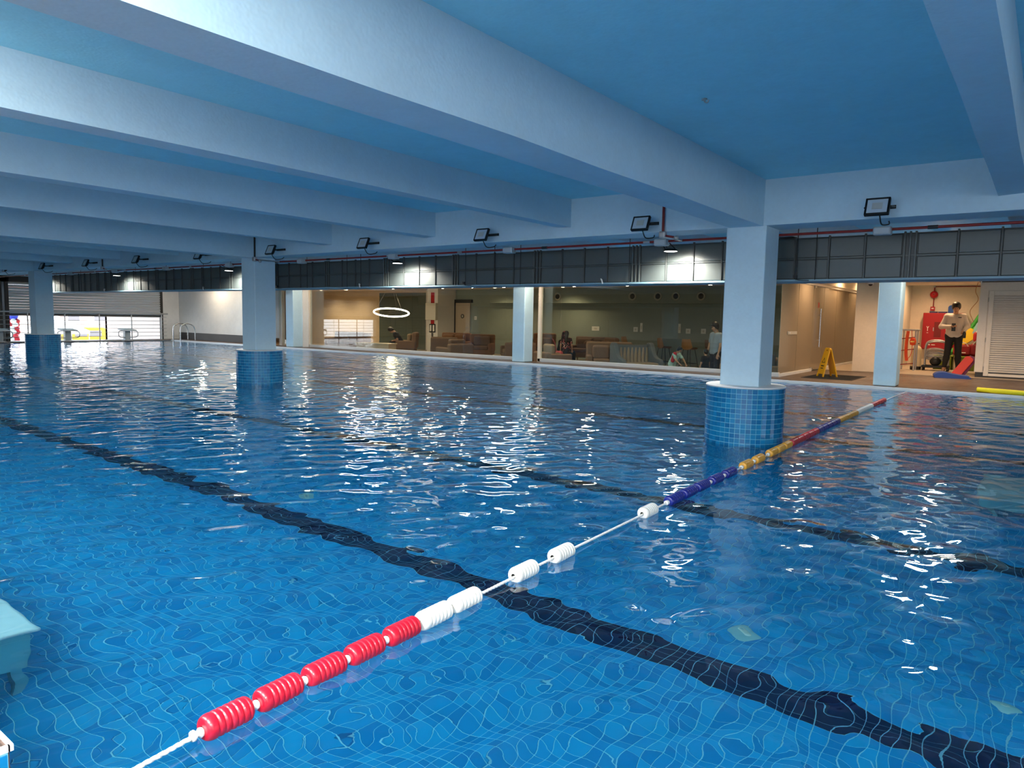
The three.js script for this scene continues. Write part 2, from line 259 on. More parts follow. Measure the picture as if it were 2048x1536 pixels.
solo('baseboard_left', box(-29.2, -22.75, DECK, DECK + 0.28, GLASS + 0.06, GLASS - 0.15), M.darkSkirt, 'dark grey skirting below the plain white wall', 'skirting', null, 0, null, ST);
solo('wall_street_side', box(-36.2, -29.2, -2.2, CEIL + 0.6, GLASS, GLASS - 0.15), std([0.78, 0.66, 0.62], 0.8, { map: plasterMap }), 'pale pink outer wall beside the street', 'wall', null, 0, null, ST);
{ // front glazing
  const w = thing('window_1', 'frameless glass front of the lounge above a white sill', 'glass wall', [0, 0, 0], 0, null, ST);
  const seams = [[-20.5, -19.2, -17.72, -16.24, -14.8, -13.33, -11.9, -11.2], [-10.8, -10.11, -8.71, -7.3, -5.88, -4.56]];
  for (const s of seams) for (let k = 0; k + 1 < s.length; k++) part(w, 'pane', box(s[k] + 0.006, s[k + 1] - 0.006, DECK + 0.09, 2.2, GLASS + 0.006, GLASS - 0.006), M.glass);
  part(w, 'sill', [box(-20.5, -11.2, DECK, DECK + 0.09, GLASS + 0.05, GLASS - 0.06, 0.008), box(-10.8, -4.54, DECK, DECK + 0.09, GLASS + 0.05, GLASS - 0.06, 0.008)], M.frame);
  part(w, 'head_rail', box(-22.7, -4.54, 2.2, 2.5, GLASS + 0.05, GLASS - 0.1), M.cream);
  part(w, 'jamb', [box(-20.53, -20.47, DECK, 2.2, GLASS + 0.05, GLASS - 0.05), box(-10.8, -10.72, DECK, 2.2, GLASS + 0.05, GLASS - 0.05)], M.cream);
}
{ // lounge entrance at the far end
  const d = thing('door_2', 'glass lounge door with a dark vertical pull next to the plain white wall', 'door', [0, 0, 0], 0, null, ST);
  part(d, 'pane', box(-22.05, -21.1, DECK + 0.02, 2.15, GLASS + 0.006, GLASS - 0.006), M.glass);
  part(d, 'frame', [box(-22.2, -22.05, DECK, 2.2, GLASS + 0.05, GLASS - 0.08), box(-22.2, -21.1, 2.15, 2.22, GLASS + 0.05, GLASS - 0.08)], M.cream);
  part(d, 'handle', bar([-21.25, 0.6, GLASS + 0.05], [-21.25, 1.5, GLASS + 0.05], 0.018), M.blackMetal);
  part(d, 'sign', box(-21.8, -21.5, 1.32, 1.48, GLASS + 0.008, GLASS + 0.011), M.redPaint);
  solo('wall_pier', [box(-22.75, -22.2, DECK + 0.25, CEIL, GLASS + 0.3, GLASS - 0.15), box(-20.96, -20.5, DECK, CEIL, GLASS + 0.28, GLASS - 0.1)], M.white, 'white wall pier framing the lounge entrance', 'wall', null, 0, null, ST);
}
{ // glazed side wall with the door, along the entrance passage
  const w = thing('window_2', 'glazed side wall of the lounge along the entrance passage', 'glass wall', [0, 0, 0], 0, null, ST), X = -4.58;
  const s = [-15.48, -16.75, -18.0, -19.0, -20.3, -21.6, -23.0];
  for (let k = 0; k < 6; k++) if (k !== 2) part(w, 'pane', box(X - 0.006, X + 0.006, DECK + 0.06, 2.1, s[k] - 0.008, s[k + 1] + 0.008), M.taupeGlass);
  part(w, 'sill', [box(X - 0.05, X + 0.05, DECK, DECK + 0.06, -15.42, -18.0), box(X - 0.05, X + 0.05, DECK, DECK + 0.06, -19.0, -23.1)], M.cap);
  part(w, 'head_rail', box(X - 0.04, X + 0.04, 2.1, 2.16, -15.42, -23.1), M.frame);
  solo('wall_passage', box(X - 0.08, X + 0.08, 2.16, CEIL, -15.42, -23.2), M.cream, 'cream bulkhead above the glazed side wall', 'wall', null, 0, null, ST);
  const d = thing('door_1', 'tinted glass door with long steel pull handles behind the yellow floor sign', 'door', [X, 0, -18.5], 0, null, ST);
  part(d, 'pane', box(-0.006, 0.006, DECK + 0.015, 2.09, 0.485, -0.485), M.taupeGlass);
  for (const sx of [-1, 1]) { const h = part(d, 'handle', bar([0.06 * sx, 0.62, -0.02], [0.06 * sx, 1.56, -0.02], 0.016, 12), M.steel, 'long steel pull handle'); part(h, 'standoff', [bar([0, 0.78, -0.02], [0.06 * sx, 0.78, -0.02], 0.01), bar([0, 1.4, -0.02], [0.06 * sx, 1.4, -0.02], 0.01)], M.steel); }
  part(d, 'patch_fitting', [box(-0.02, 0.02, DECK + 0.01, DECK + 0.08, 0.48, 0.3), box(-0.02, 0.02, 2.05, 2.12, 0.48, 0.3)], M.dullSteel);
  part(d, 'sticker', box(0.007, 0.009, 1.58, 1.71, 0.07, -0.06), M.red, 'small red square notice');
}
{ // walls round the passage and the storage recess
  solo('wall_passage', box(-3.82, -3.2, DECK, CEIL, -18.9, -23.2), M.cream, 'cream wall block at the end of the passage below the dome camera', 'wall', null, 0, null, ST);
  solo('wall_recess', box(-3.2, 8, DECK, CEIL, -23.0, -23.2), M.cream, 'cream back wall of the storage recess behind the fire hose cabinet', 'wall', null, 0, null, ST);
  solo('wall_passage', box(-4.7, 8, -0.5, CEIL, -24.3, -24.5), M.cream, 'cream wall closing the passage beyond the glass door', 'wall', null, 0, null, ST);
  solo('trim_3', box(-3.2, -1.35, 2.2, CEIL, -18.9, -20.4), M.cream, 'cream soffit over the mouth of the storage recess', 'soffit', null, 0, null, ST);
}
{ // left end: shutters half raised over a railing, street beyond
  const X = -29.2;
  solo('wall_end', [box(X - 0.2, X, 2.1, CEIL, 5, GLASS), box(X - 0.2, X, -0.5, DECK, 5, GLASS), box(X - 0.2, X, DECK, CEIL, -14.7, GLASS - 0.1), box(X - 0.2, X, DECK, CEIL, -8.95, -9.25), box(X - 0.2, X, DECK, CEIL, 5, -4.6)], M.white, 'white end wall round the roller shutters', 'wall', null, 0, null, ST);
  M.shutter = std([0.56, 0.58, 0.6], 0.45, { metalness: 0.25 });
  [[-9.25, -14.55, 1.0, 2.12, 'grey steel roller shutter half lowered above the railing and white tent'], [-4.6, -8.95, 1.0, 1.95, 'grey steel roller shutter half lowered behind the balloon pillar']].forEach(([z0, z1, y0, y1, label]) => {
    const s = thing('roller_shutter', label, 'shutter', [X + 0.1, 0, 0], 0, 'half raised roller shutters'), n = 12, h = (y1 - y0) / n;
    const prof = new THREE.Shape(); prof.moveTo(-0.015, 0); prof.quadraticCurveTo(0.05, h * 0.1, 0.045, h * 0.45); prof.quadraticCurveTo(0.035, h * 0.8, -0.015, h * 0.96); prof.lineTo(-0.02, h * 0.97); prof.lineTo(-0.02, 0);
    const g = new THREE.ExtrudeGeometry(prof, { depth: Math.abs(z1 - z0), bevelEnabled: false, curveSegments: 4 });
    for (let k = 0; k < n; k++) part(s, 'slat', g, M.shutter).position.set(0, y0 + k * h, z1);
    part(s, 'bottom_rail', box(-0.03, 0.03, y0 - 0.05, y0, z0, z1), M.black);
    for (const gz of [z1 - 0.05, z0 + 0.05]) part(s, 'guide', cbox(0.1, 2.07, 0.1, 0, 1.085, gz), M.black);
    part(s, 'shutter_box', box(-0.1, 0.12, y1, y1 + 0.2, z0, z1), M.black);
  });
  const rl = thing('railing', 'stainless steel railing of thin horizontal bars below the shutters', 'railing', [X + 0.32, DECK, 0]);
  for (let z = -14.5; z < 0; z += 1.19) part(rl, 'post', bar([0, 0, z], [0, 1.02, z], 0.022), M.dullSteel);
  part(rl, 'handrail', bar([0, 1.03, -14.75], [0, 1.03, 0], 0.03), M.dullSteel);
  for (let k = 0; k < 6; k++) part(rl, 'bar', bar([0, 0.14 + k * 0.15, -14.7], [0, 0.14 + k * 0.15, 0], 0.009, 6), M.dullSteel);
}

// ---------------------------------------------------------------- lamps
function spot(at, to, intensity, angle, radius, color = 0xffffff, pen = 0.6) {
  const l = new THREE.SpotLight(color, intensity, 0, angle, pen, 2); l.position.set(...at); l.target.position.set(...to); l.castShadow = true; l.shadow.radius = radius / 0.02; scene.add(l, l.target); return l;
}
M.lampGlow = std(0xffffff, 0.4, { emissive: new THREE.Color(1, 0.97, 0.9), emissiveIntensity: 9 });
M.warmGlow = std(0xffffff, 0.4, { emissive: new THREE.Color(1, 0.88, 0.68), emissiveIntensity: 9 });
const ADDED_BATTEN = 112;
M.tubeGlow = std(0xffffff, 0.4, { emissive: new THREE.Color(0.95, 0.98, 1), emissiveIntensity: 5 });
M.lens = phys([0.5, 0.6, 0.68], 0.15, { clearcoat: 1, clearcoatRoughness: 0.05 });
// square floodlight on a bracket; own axes: faces +z, wall behind at z = 0
function floodlight(lit) {
  const o = new THREE.Group(), h = new THREE.Group(); h.position.set(0, 0.03, 0.2); h.rotation.x = -0.42;
  const face = part(o, 'housing', [cbox(0.17, 0.14, 0.025, 0, 0, 0, 0.01), cbox(0.12, 0.1, 0.03, 0, 0, -0.025, 0.006)], M.blackMetal), rim = [cbox(0.19, 0.018, 0.035, 0, 0.072, 0.004, 0.006), cbox(0.19, 0.018, 0.035, 0, -0.072, 0.004, 0.006), cbox(0.018, 0.16, 0.035, 0.087, 0, 0.004, 0.006), cbox(0.018, 0.16, 0.035, -0.087, 0, 0.004, 0.006)];
  const fr = part(o, 'frame', rim, M.blackMetal), ln = part(o, 'lens', cbox(0.16, 0.128, 0.006, 0, 0, 0.015, 0.002), lit ? M.lampGlow : M.lens); if (!lit) part(ln, 'emitter_plate', cbox(0.08, 0.06, 0.004, 0, 0, 0.018), std([0.42, 0.44, 0.42], 0.5));
  for (const p of [face, fr, ln]) { p.position.copy(h.position); p.rotation.copy(h.rotation); }
  part(o, 'bracket', [bar([-0.1, 0.03, 0.19], [-0.1, 0.05, 0.02], 0.009, 6), bar([0.1, 0.03, 0.19], [0.1, 0.05, 0.02], 0.009, 6), cbox(0.22, 0.03, 0.012, 0, 0.05, 0.01)], M.blackMetal);
  part(o, 'cable', tube([[0.02, -0.04, 0.2], [0.03, -0.11, 0.14], [0.07, -0.1, 0.05], [0.06, -0.07, 0]], 0.006, 14, 5), M.black);
  return o;
}
{
  const xs = [-1.24, -3.45, -5.58, -7.72, -9.9, -12.05, -14.35, -16.6, -18.95, -21.3], where = ['closest to the column beside the lane rope', 'above the red drop pipe', 'over the middle pillar of the glass', 'above a lit hanging lamp', 'beside a short black drop pipe', 'next to the shaft of the middle column', 'over the plain white wall', 'near the forked pipe branch', 'at the column by the shutters', 'beyond the column by the shutters'];
  xs.forEach((x, k) => {
    const o = floodlight(false); o.name = numbered('floodlight'); o.position.set(x, 2.16, -6.93); scene.add(o); tag(o, 'unlit black framed square floodlight ' + where[k], 'floodlight', 'floodlights on the cross beam');
    const b = thing('junction_box', 'small grey junction box on the red pipe ' + where[k], 'junction box', [x - 0.06, 2.06, -7.36], 0, 'junction boxes on the red pipe');
    part(b, 'box', cbox(0.15, 0.075, 0.1, 0, 0, 0, 0.012), std([0.35, 0.42, 0.47], 0.5)); part(b, 'lid', cbox(0.13, 0.055, 0.012, 0, 0, 0.05, 0.004), std([0.4, 0.47, 0.52], 0.45));
  });
  // unseen battens over the near side and behind the duct, added as fill light
  for (const [x, k, z = 0.25] of [[2.85, 1.0], [0.74, 2.4], [-1.36, 3.7], [-3.47, 4.2], [-5.58, 1.5], [-7.69, 1.1], [-12.0, 1.2], [-16.7, 1.2], [-21.4, 1], [-1.36, 0.5, -12.7], [-5.58, 0.5, -12.7], [-9.8, 0.5, -12.7], [-14.35, 0.5, -12.7], [-19, 0.5, -12.7], [-23.5, 1.1, -12.7]]) {
    const o = thing('added_batten_lamp', z > 0 ? 'added unseen twin tube batten lamp between the beams over the near side of the pool' : 'added unseen twin tube batten lamp between the beams behind the air duct', 'batten lamp', [x, CEIL - 0.002, z], 0, z > 0 ? 'added batten lamps over the near side' : 'added batten lamps behind the air duct');
    const tilt = z > 0 && x < -1 && x > -6 ? 0.36 : 0; o.rotation.z = -tilt; if (tilt) { o.position.y -= 0.07; for (const e of [-1, 1]) part(o, 'stirrup', cbox(0.03, 0.1, 0.03, 0.03, 0.02, 0.5 * e), M.whitePlastic); }
    part(o, 'tray', cbox(0.2, 0.045, 1.3, 0, -0.0225, 0, 0.01), M.whitePlastic); for (const e of [-1, 1]) { part(o, 'tube_lamp', bar([0.05 * e, -0.062, -0.6], [0.05 * e, -0.062, 0.6], 0.014, 12), M.tubeGlow); part(o, 'end_cap', cbox(0.2, 0.05, 0.03, 0, -0.05, 0.63 * e, 0.006), M.whitePlastic); }
    const l = new THREE.RectAreaLight(z > 0 ? new THREE.Color(1, 0.96, 0.9) : new THREE.Color(0.9, 0.96, 1), ADDED_BATTEN * k, 0.18, 1.2); l.position.set(o.position.x - 0.08 * Math.sin(tilt), o.position.y - 0.08 * Math.cos(tilt), z); l.lookAt(l.position.x - 2 * Math.sin(tilt), l.position.y - 2 * Math.cos(tilt), z - 0.0001); l.castShadow = true; scene.add(l);
  }
  // round lamps hung under the pipe, washing the duct
  [[-3.5, 'round hanging lamp between the duct and the red drop pipe'], [-7.93, 'round hanging lamp washing the duct above the lounge sofas'], [-12.5, 'round hanging lamp beside the middle column'], [-17.1, 'round hanging lamp washing the duct above the shutters'], [-21.6, 'round hanging lamp beyond the last column']].forEach(([x, label]) => {
    const o = thing('hanging_lamp', label, 'lamp', [x, 2.0, -7.58], 0, 'round hanging lamps');
    part(o, 'housing', lathe([[0, 0.012], [0.05, 0.014], [0.075, 0.0], [0.085, -0.014], [0.08, -0.018], [0.0, -0.012]], 28), M.blackMetal);
    part(o, 'lens', moved(lathe([[0, -0.006], [0.072, -0.002], [0.072, 0]], 24), 0, -0.0165, 0), M.lampGlow);
    for (const k of [-1, 1]) part(o, 'bracket', bar([0.06 * k, 0.0, 0], [0.045 * k, 0.08, 0.19], 0.006, 6), M.blackMetal);
    spot([x, 1.965, -7.58], [x, 0.9, -7.95], 16, 1.35, 0.06, 0xfff6e6, 0.5);
  });
  // small lamps under the far beam, over the deck
  for (const x of [-1.6, -3.8, -6.5, -8.7, -10.3, -12.7, -13.9, -15.1, -17.3, -19.6, -23.5, -26]) {
    const o = thing('deck_lamp', 'small round lamp on the far beam above the lounge side deck', 'lamp', [x, 2.24, -14.56], 0, 'lamps under the far beam');
    part(o, 'arm', [bar([0, 0.06, -0.24], [0, 0.06, 0], 0.012), bar([0, 0.06, 0], [0, -0.06, 0], 0.012)], M.whitePlastic); part(o, 'shade', lathe([[0.012, -0.035], [0.07, -0.045], [0.105, -0.075], [0.1, -0.078], [0.01, -0.045]], 24), M.whitePlastic); part(o, 'bulb', new THREE.SphereGeometry(0.09, 20, 12).scale(1, 0.55, 1).translate(0, -0.1, 0), M.warmGlow);
    const l = new THREE.PointLight(0xffe6c6, x < -22 ? 6 : 3.2); l.position.set(x, 2.14, -14.56); l.castShadow = true; l.shadow.radius = 4.4; scene.add(l);
  }
  // passage and recess
  for (const [x, z, I] of [[-2.6, -17.0, 14], [-1.0, -16.6, 13], [-3.9, -17.2, 9], [-2.2, -20.9, 12], [-2.5, -21.8, 8], [1.2, -17, 9], [-4.2, -20.2, 8], [-4.2, -22.4, 6]]) {
    const o = thing('passage_downlight', 'small round warm downlight in the ceiling over the passage', 'downlight', [x, CEIL - 0.002, z], 0, 'downlights over the passage');
    part(o, 'rim', lathe([[0.075, 0], [0.09, 0], [0.088, -0.014], [0.072, -0.014]], 24), M.whitePlastic); part(o, 'lens', new THREE.CylinderGeometry(0.073, 0.073, 0.01, 24).translate(0, -0.006, 0), M.warmGlow);
    spot([x, CEIL - 0.03, z], [x, 0, z], I, 1.35, 0.07, 0xffcf9c, 0.5);
  }
  // lounge
  const lounge = [[-30.1, -23.4, 9], [-29.2, -22.6, 9], [-28.2, -23.4, 9], [-27.3, -21, 8], [-25.4, -22, 7], [-25.2, -17.5, 7], [-24, -19.5, 7], [-16.1, -17, 9], [-11.4, -17, 9], [-18.5, -23.2, 8], [-15.2, -23.3, 10], [-8.5, -19.5, 8], [-20, -19, 8], [-6.3, -17.2, 6]];
  for (const [x, z, I] of lounge) {
    const o = thing('lounge_downlight', 'round warm downlight in the lounge ceiling', 'downlight', [x, 2.418, z], 0, 'downlights in the lounge ceiling');
    part(o, 'rim', lathe([[0.075, 0], [0.09, 0], [0.088, -0.014], [0.072, -0.014]], 20), M.whitePlastic); part(o, 'lens', new THREE.CylinderGeometry(0.073, 0.073, 0.01, 20).translate(0, -0.006, 0), M.warmGlow);
    spot([x, 2.39, z], [x, 0, z], I, 1.3, 0.07, 0xffd9a8, 0.5);
  }
}

// ---------------------------------------------------------------- air duct hung behind the cross beam
{
  M.duct = std([0.085, 0.105, 0.108], 0.42, { metalness: 0.1, map: plasterMap }); M.ductDark = std([0.055, 0.065, 0.068], 0.45, { metalness: 0.2 });
  const d = thing('air_duct', 'long grey rectangular air duct hung behind the cross beam', 'duct', [0, 0, 0]), y0 = 1.663, y1 = 2.096, zf = -7.9, ym = 1.874;
  part(d, 'body', box(-22.3, 1.8, y0, y1, zf - 0.012, zf - 0.45), M.ductDark);
  const pan = box(-0.162, 0.162, 0, 0.2, -0.02, 0, 0.009), low = pan.clone().scale(1, 1.01, 1), rib = box(-0.009, 0.009, y0 - 0.004, y1 + 0.012, -0.02, 0.014, 0.004);
  for (let s = -1; s < 14; s++) {
    const xr = -1.205 - 1.475 * s; // right end of the section
    for (let k = 0; k < 4; k++) {
      const x = xr - 0.17 - k * 0.339; if (x < -22.2) break;
      part(d, 'duct_panel', pan, M.duct).position.set(x, ym + 0.012, zf);
      part(d, 'duct_panel', low, M.duct).position.set(x, y0 + 0.002, zf);
      if (k) part(d, 'stiffener', rib, M.ductDark).position.set(x + 0.17, 0, zf);
    }
    if (xr > -22.2) for (const o of [0.012, 0.06, 0.108]) part(d, 'flange', rib, M.duct).position.set(xr + o, 0, zf);
  }
  part(d, 'mid_rail', box(-22.3, 1.8, ym - 0.003, ym + 0.01, zf - 0.01, zf + 0.004), M.duct);
  part(d, 'bottom_rail', box(-22.3, 1.8, y0 - 0.022, y0 - 0.002, zf + 0.016, zf - 0.45), std([0.2, 0.34, 0.42], 0.5));
  for (const x of [-2.0, -2.19, -4.17, -5.83, -6.28, -6.82, -9.09, -9.43, -10.5, -11.45, -12.9, -13.9, -15.4, -16.8, -18.3, -19.7, -21.2]) part(d, 'hanger_rod', bar([x, y0 - 0.01, zf + 0.035], [x, CEIL, zf + 0.035], 0.0045, 6), M.blackMetal);
  for (const x of [-4.56, -9.12, -13.92, -18.4]) part(d, 'drain_spout', tube([[x, 1.69, zf + 0.02], [x, 1.705, zf + 0.04], [x + 0.02, 1.69, zf + 0.055], [x + 0.035, 1.645, zf + 0.055]], 0.009, 12, 6), M.whitePlastic, 'small white drain spout');
  for (const x of [-2.2, -6.85, -11.4]) part(d, 'cable_clip', [cbox(0.035, 0.03, 0.03, x, 1.69, zf + 0.03), tube([[x, 1.69, zf + 0.03], [x + 0.03, 1.655, zf + 0.04], [x + 0.14, 1.648, zf + 0.03]], 0.004, 10, 5)], M.black);
}
// ---------------------------------------------------------------- red conduit under the cross beam
{
  const p = thing('red_pipe', 'thin dark red conduit running under the whole cross beam', 'pipe', [0, 0, 0]), Y = 2.075, Z = -7.38;
  part(p, 'run', bar([-29, Y, Z], [7, Y, Z], 0.013, 10), M.redPaint);
  for (let x = -0.9; x > -28; x -= 1.4) part(p, 'coupling', bar([x - 0.04, Y, Z], [x + 0.04, Y, Z], 0.017, 10), Math.round(x) % 2 ? M.black : M.dullSteel);
  for (const [x, h, m] of [[-3.28, 0.44, M.redPaint], [-10.6, 0.42, M.black], [-16.2, 0.4, M.black]]) {
    part(p, 'drop_pipe', bar([x, Y + 0.02, -6.9], [x, Y + h, -6.9], 0.014, 10), m); part(p, 'tee', [cbox(0.07, 0.07, 0.07, x, Y + 0.01, -6.9, 0.015), bar([x, Y, Z], [x, Y, -6.9], 0.012, 8)], M.dullSteel);
    part(p, 'branch', tube([[x + 0.03, Y, -6.9], [x + 0.09, Y - 0.012, -6.9], [x + 0.14, Y - 0.02, -6.9]], 0.011, 10, 7), M.redPaint); part(p, 'nozzle', lathe([[0, 0.02], [0.022, 0.015], [0.03, -0.01], [0.012, -0.03], [0, -0.032]], 14).translate(x + 0.15, Y - 0.025, -6.9), M.dullSteel);
  }
}
// ---------------------------------------------------------------- lane rope with its floats
{
  const rope = thing('lane_rope', 'white rope strung with red, white, blue and yellow lane floats', 'lane rope', [0, 0.018, 0]);
  const path = [[0.2, -1.70], [-0.45, -1.77], [-0.97, -1.825], [-1.7, -1.85], [-2.6, -1.875], [-4, -1.905], [-5.6, -1.925], [-7.1, -1.95], [-9.2, -1.98], [-12.4, -2.0], [FAR, -2.0]];
  const xAt = (z) => { for (let k = 1; k < path.length; k++) if (z >= path[k][0]) { const t = (z - path[k - 1][0]) / (path[k][0] - path[k - 1][0]); return path[k - 1][1] + t * (path[k][1] - path[k - 1][1]); } return -2; };
  // twisted rope: three strands
  for (let s = 0; s < 3; s++) { const pts = []; for (let i = 0; i <= 260; i++) { const z = 0.2 - i * 0.0176, a = z * 95 + s * 2.094; pts.push([xAt(z) + Math.cos(a) * 0.0035, Math.sin(a) * 0.0035, z]); } part(rope, 'rope_strand', tube(pts, 0.0042, 900, 5), M.whitePlastic); }
  part(rope, 'rope_run', tube([[xAt(-4.35), 0, -4.35], [xAt(-6.5), 0, -6.5], [xAt(-9), 0, -9], [xAt(-12.4), -0.004, -12.4], [-2, -0.02, FAR + 0.01]], 0.006, 60, 6), M.whitePlastic);
  part(rope, 'knot', [tube([[-0.014, 0, 0.01], [0.008, 0.012, 0], [0.012, -0.006, -0.012], [-0.01, -0.006, -0.004], [-0.006, 0.014, 0.008], [0.012, 0.004, 0.012]].map(([a, b, c]) => [a + xAt(-0.78), b, c - 0.78]), 0.006, 40, 6)], M.whitePlastic);
  const fc = { r: phys(0xb3122a, 0.32, { clearcoat: 0.3 }), w: phys(0xe4e6e0, 0.35, { clearcoat: 0.3 }), b: phys(0x16217e, 0.3, { clearcoat: 0.3 }), y: phys(0xdca032, 0.35, { clearcoat: 0.3 }) };
  // float: rounded shoulders and spiral ribs
  function floatGeo(L, R, ribs) { const pts = [[0.012, 0]]; const n = 72; for (let i = 0; i <= n; i++) { const t = i / n, e = Math.min(t, 1 - t) * L, sh = e < 0.022 ? Math.sqrt(1 - (1 - e / 0.022) ** 2) : 1, body = R * (0.62 + 0.38 * sh); const inRib = t > 0.16 && t < 0.94, f = ((t - 0.16) / 0.78 * ribs) % 1; pts.push([body - (inRib ? 0.0036 * Math.exp(-(((f - 0.5) / 0.16) ** 2)) : 0), t * L]); } pts.push([0.012, L]); const g = lathe(pts, 28); g.rotateX(-Math.PI / 2); return g; }
  const G = { near: floatGeo(0.152, 0.039, 6), mid: floatGeo(0.17, 0.039, 6), far: floatGeo(0.2, 0.037, 5) }, bead = lathe([[0.006, 0], [0.015, 0.002], [0.016, 0.01], [0.008, 0.018], [0.015, 0.026], [0.013, 0.034], [0.006, 0.036]], 14).rotateX(-Math.PI / 2);
  const place = (z, L, c, g, beads) => { const x = xAt(z - L / 2), turn = Math.atan2(xAt(z) - xAt(z - L), L); const f = part(rope, 'float', g, fc[c]); f.position.set(x + Math.sin(turn) * L / 2, 0.006, z); f.rotation.y = turn; f.rotation.z = z * 7; if (beads) part(rope, 'bead', bead, M.whitePlastic).position.set(xAt(z + 0.03), 0.003, z + 0.034); };
  for (const z of [-1.0, -1.18, -1.36, -1.54, -1.725]) place(z, 0.152, 'r', G.near, true);
  for (const z of [-1.895, -2.085, -2.52, -2.85, -3.86]) place(z, 0.17, 'w', G.mid);
  for (const z of [-4.24, -4.48, -4.72, -5.0, -5.29]) place(z, 0.2, 'b', G.far, true);
  for (const z of [-5.7, -6.02, -6.42, -6.66, -6.9]) place(z, 0.2, 'y', G.far, true);
  let z = -7.14; for (const [c, n] of [['r', 5], ['b', 5], ['y', 5], ['w', 5], ['r', 5]]) for (let k = 0; k < n; k++, z -= 0.209) place(z, 0.2, c, G.far);
}
// ---------------------------------------------------------------- starting blocks and ladder at the shutter end
{
  const make = (z, label) => {
    const b = thing('starting_block', label, 'starting block', [-28.62, DECK, z], 0, 'starting blocks');
    const top = part(b, 'platform', cbox(0.5, 0.05, 0.5, 0, 0.4, 0, 0.015), std([0.66, 0.7, 0.72], 0.5)); top.rotation.z = -0.08;
    part(b, 'pedestal', cbox(0.2, 0.4, 0.2, -0.02, 0.18, 0, 0.02), std([0.35, 0.4, 0.42], 0.45)); part(b, 'foot_plate', cbox(0.32, 0.02, 0.32, -0.02, -0.002, 0), M.dullSteel);
    for (const s of [-1, 1]) part(b, 'handle', tube([[0.05, 0.36, 0.12 * s], [0.1, 0.34, 0.33 * s], [0.12, 0.2, 0.36 * s], [0.1, 0.12, 0.3 * s], [0.03, 0.1, 0.1 * s]], 0.016, 24, 8), M.dullSteel);
  };
  make(-8.78, 'grey starting block beside the balloon pillar'); make(-10.9, 'grey starting block in front of the white tent'); make(-13.0, 'grey starting block closest to the pool ladder');
  const l = thing('pool_ladder', 'stainless steel pool ladder handrails in the corner by the shutters', 'ladder', [-27.6, 0, FAR]);
  for (const s of [-1, 1]) part(l, 'rail', tube([[0.28 * s, -0.6, 0.24], [0.28 * s, 0.5, 0.24], [0.28 * s, 0.68, 0.12], [0.28 * s, 0.72, -0.06], [0.28 * s, 0.66, -0.24], [0.28 * s, 0.5, -0.34], [0.28 * s, 0.05, -0.36]], 0.024, 48, 10), M.steel);
  for (let k = 0; k < 2; k++) part(l, 'tread', cbox(0.54, 0.03, 0.07, 0, -0.2 - 0.28 * k, 0.24, 0.008), M.steel);
}
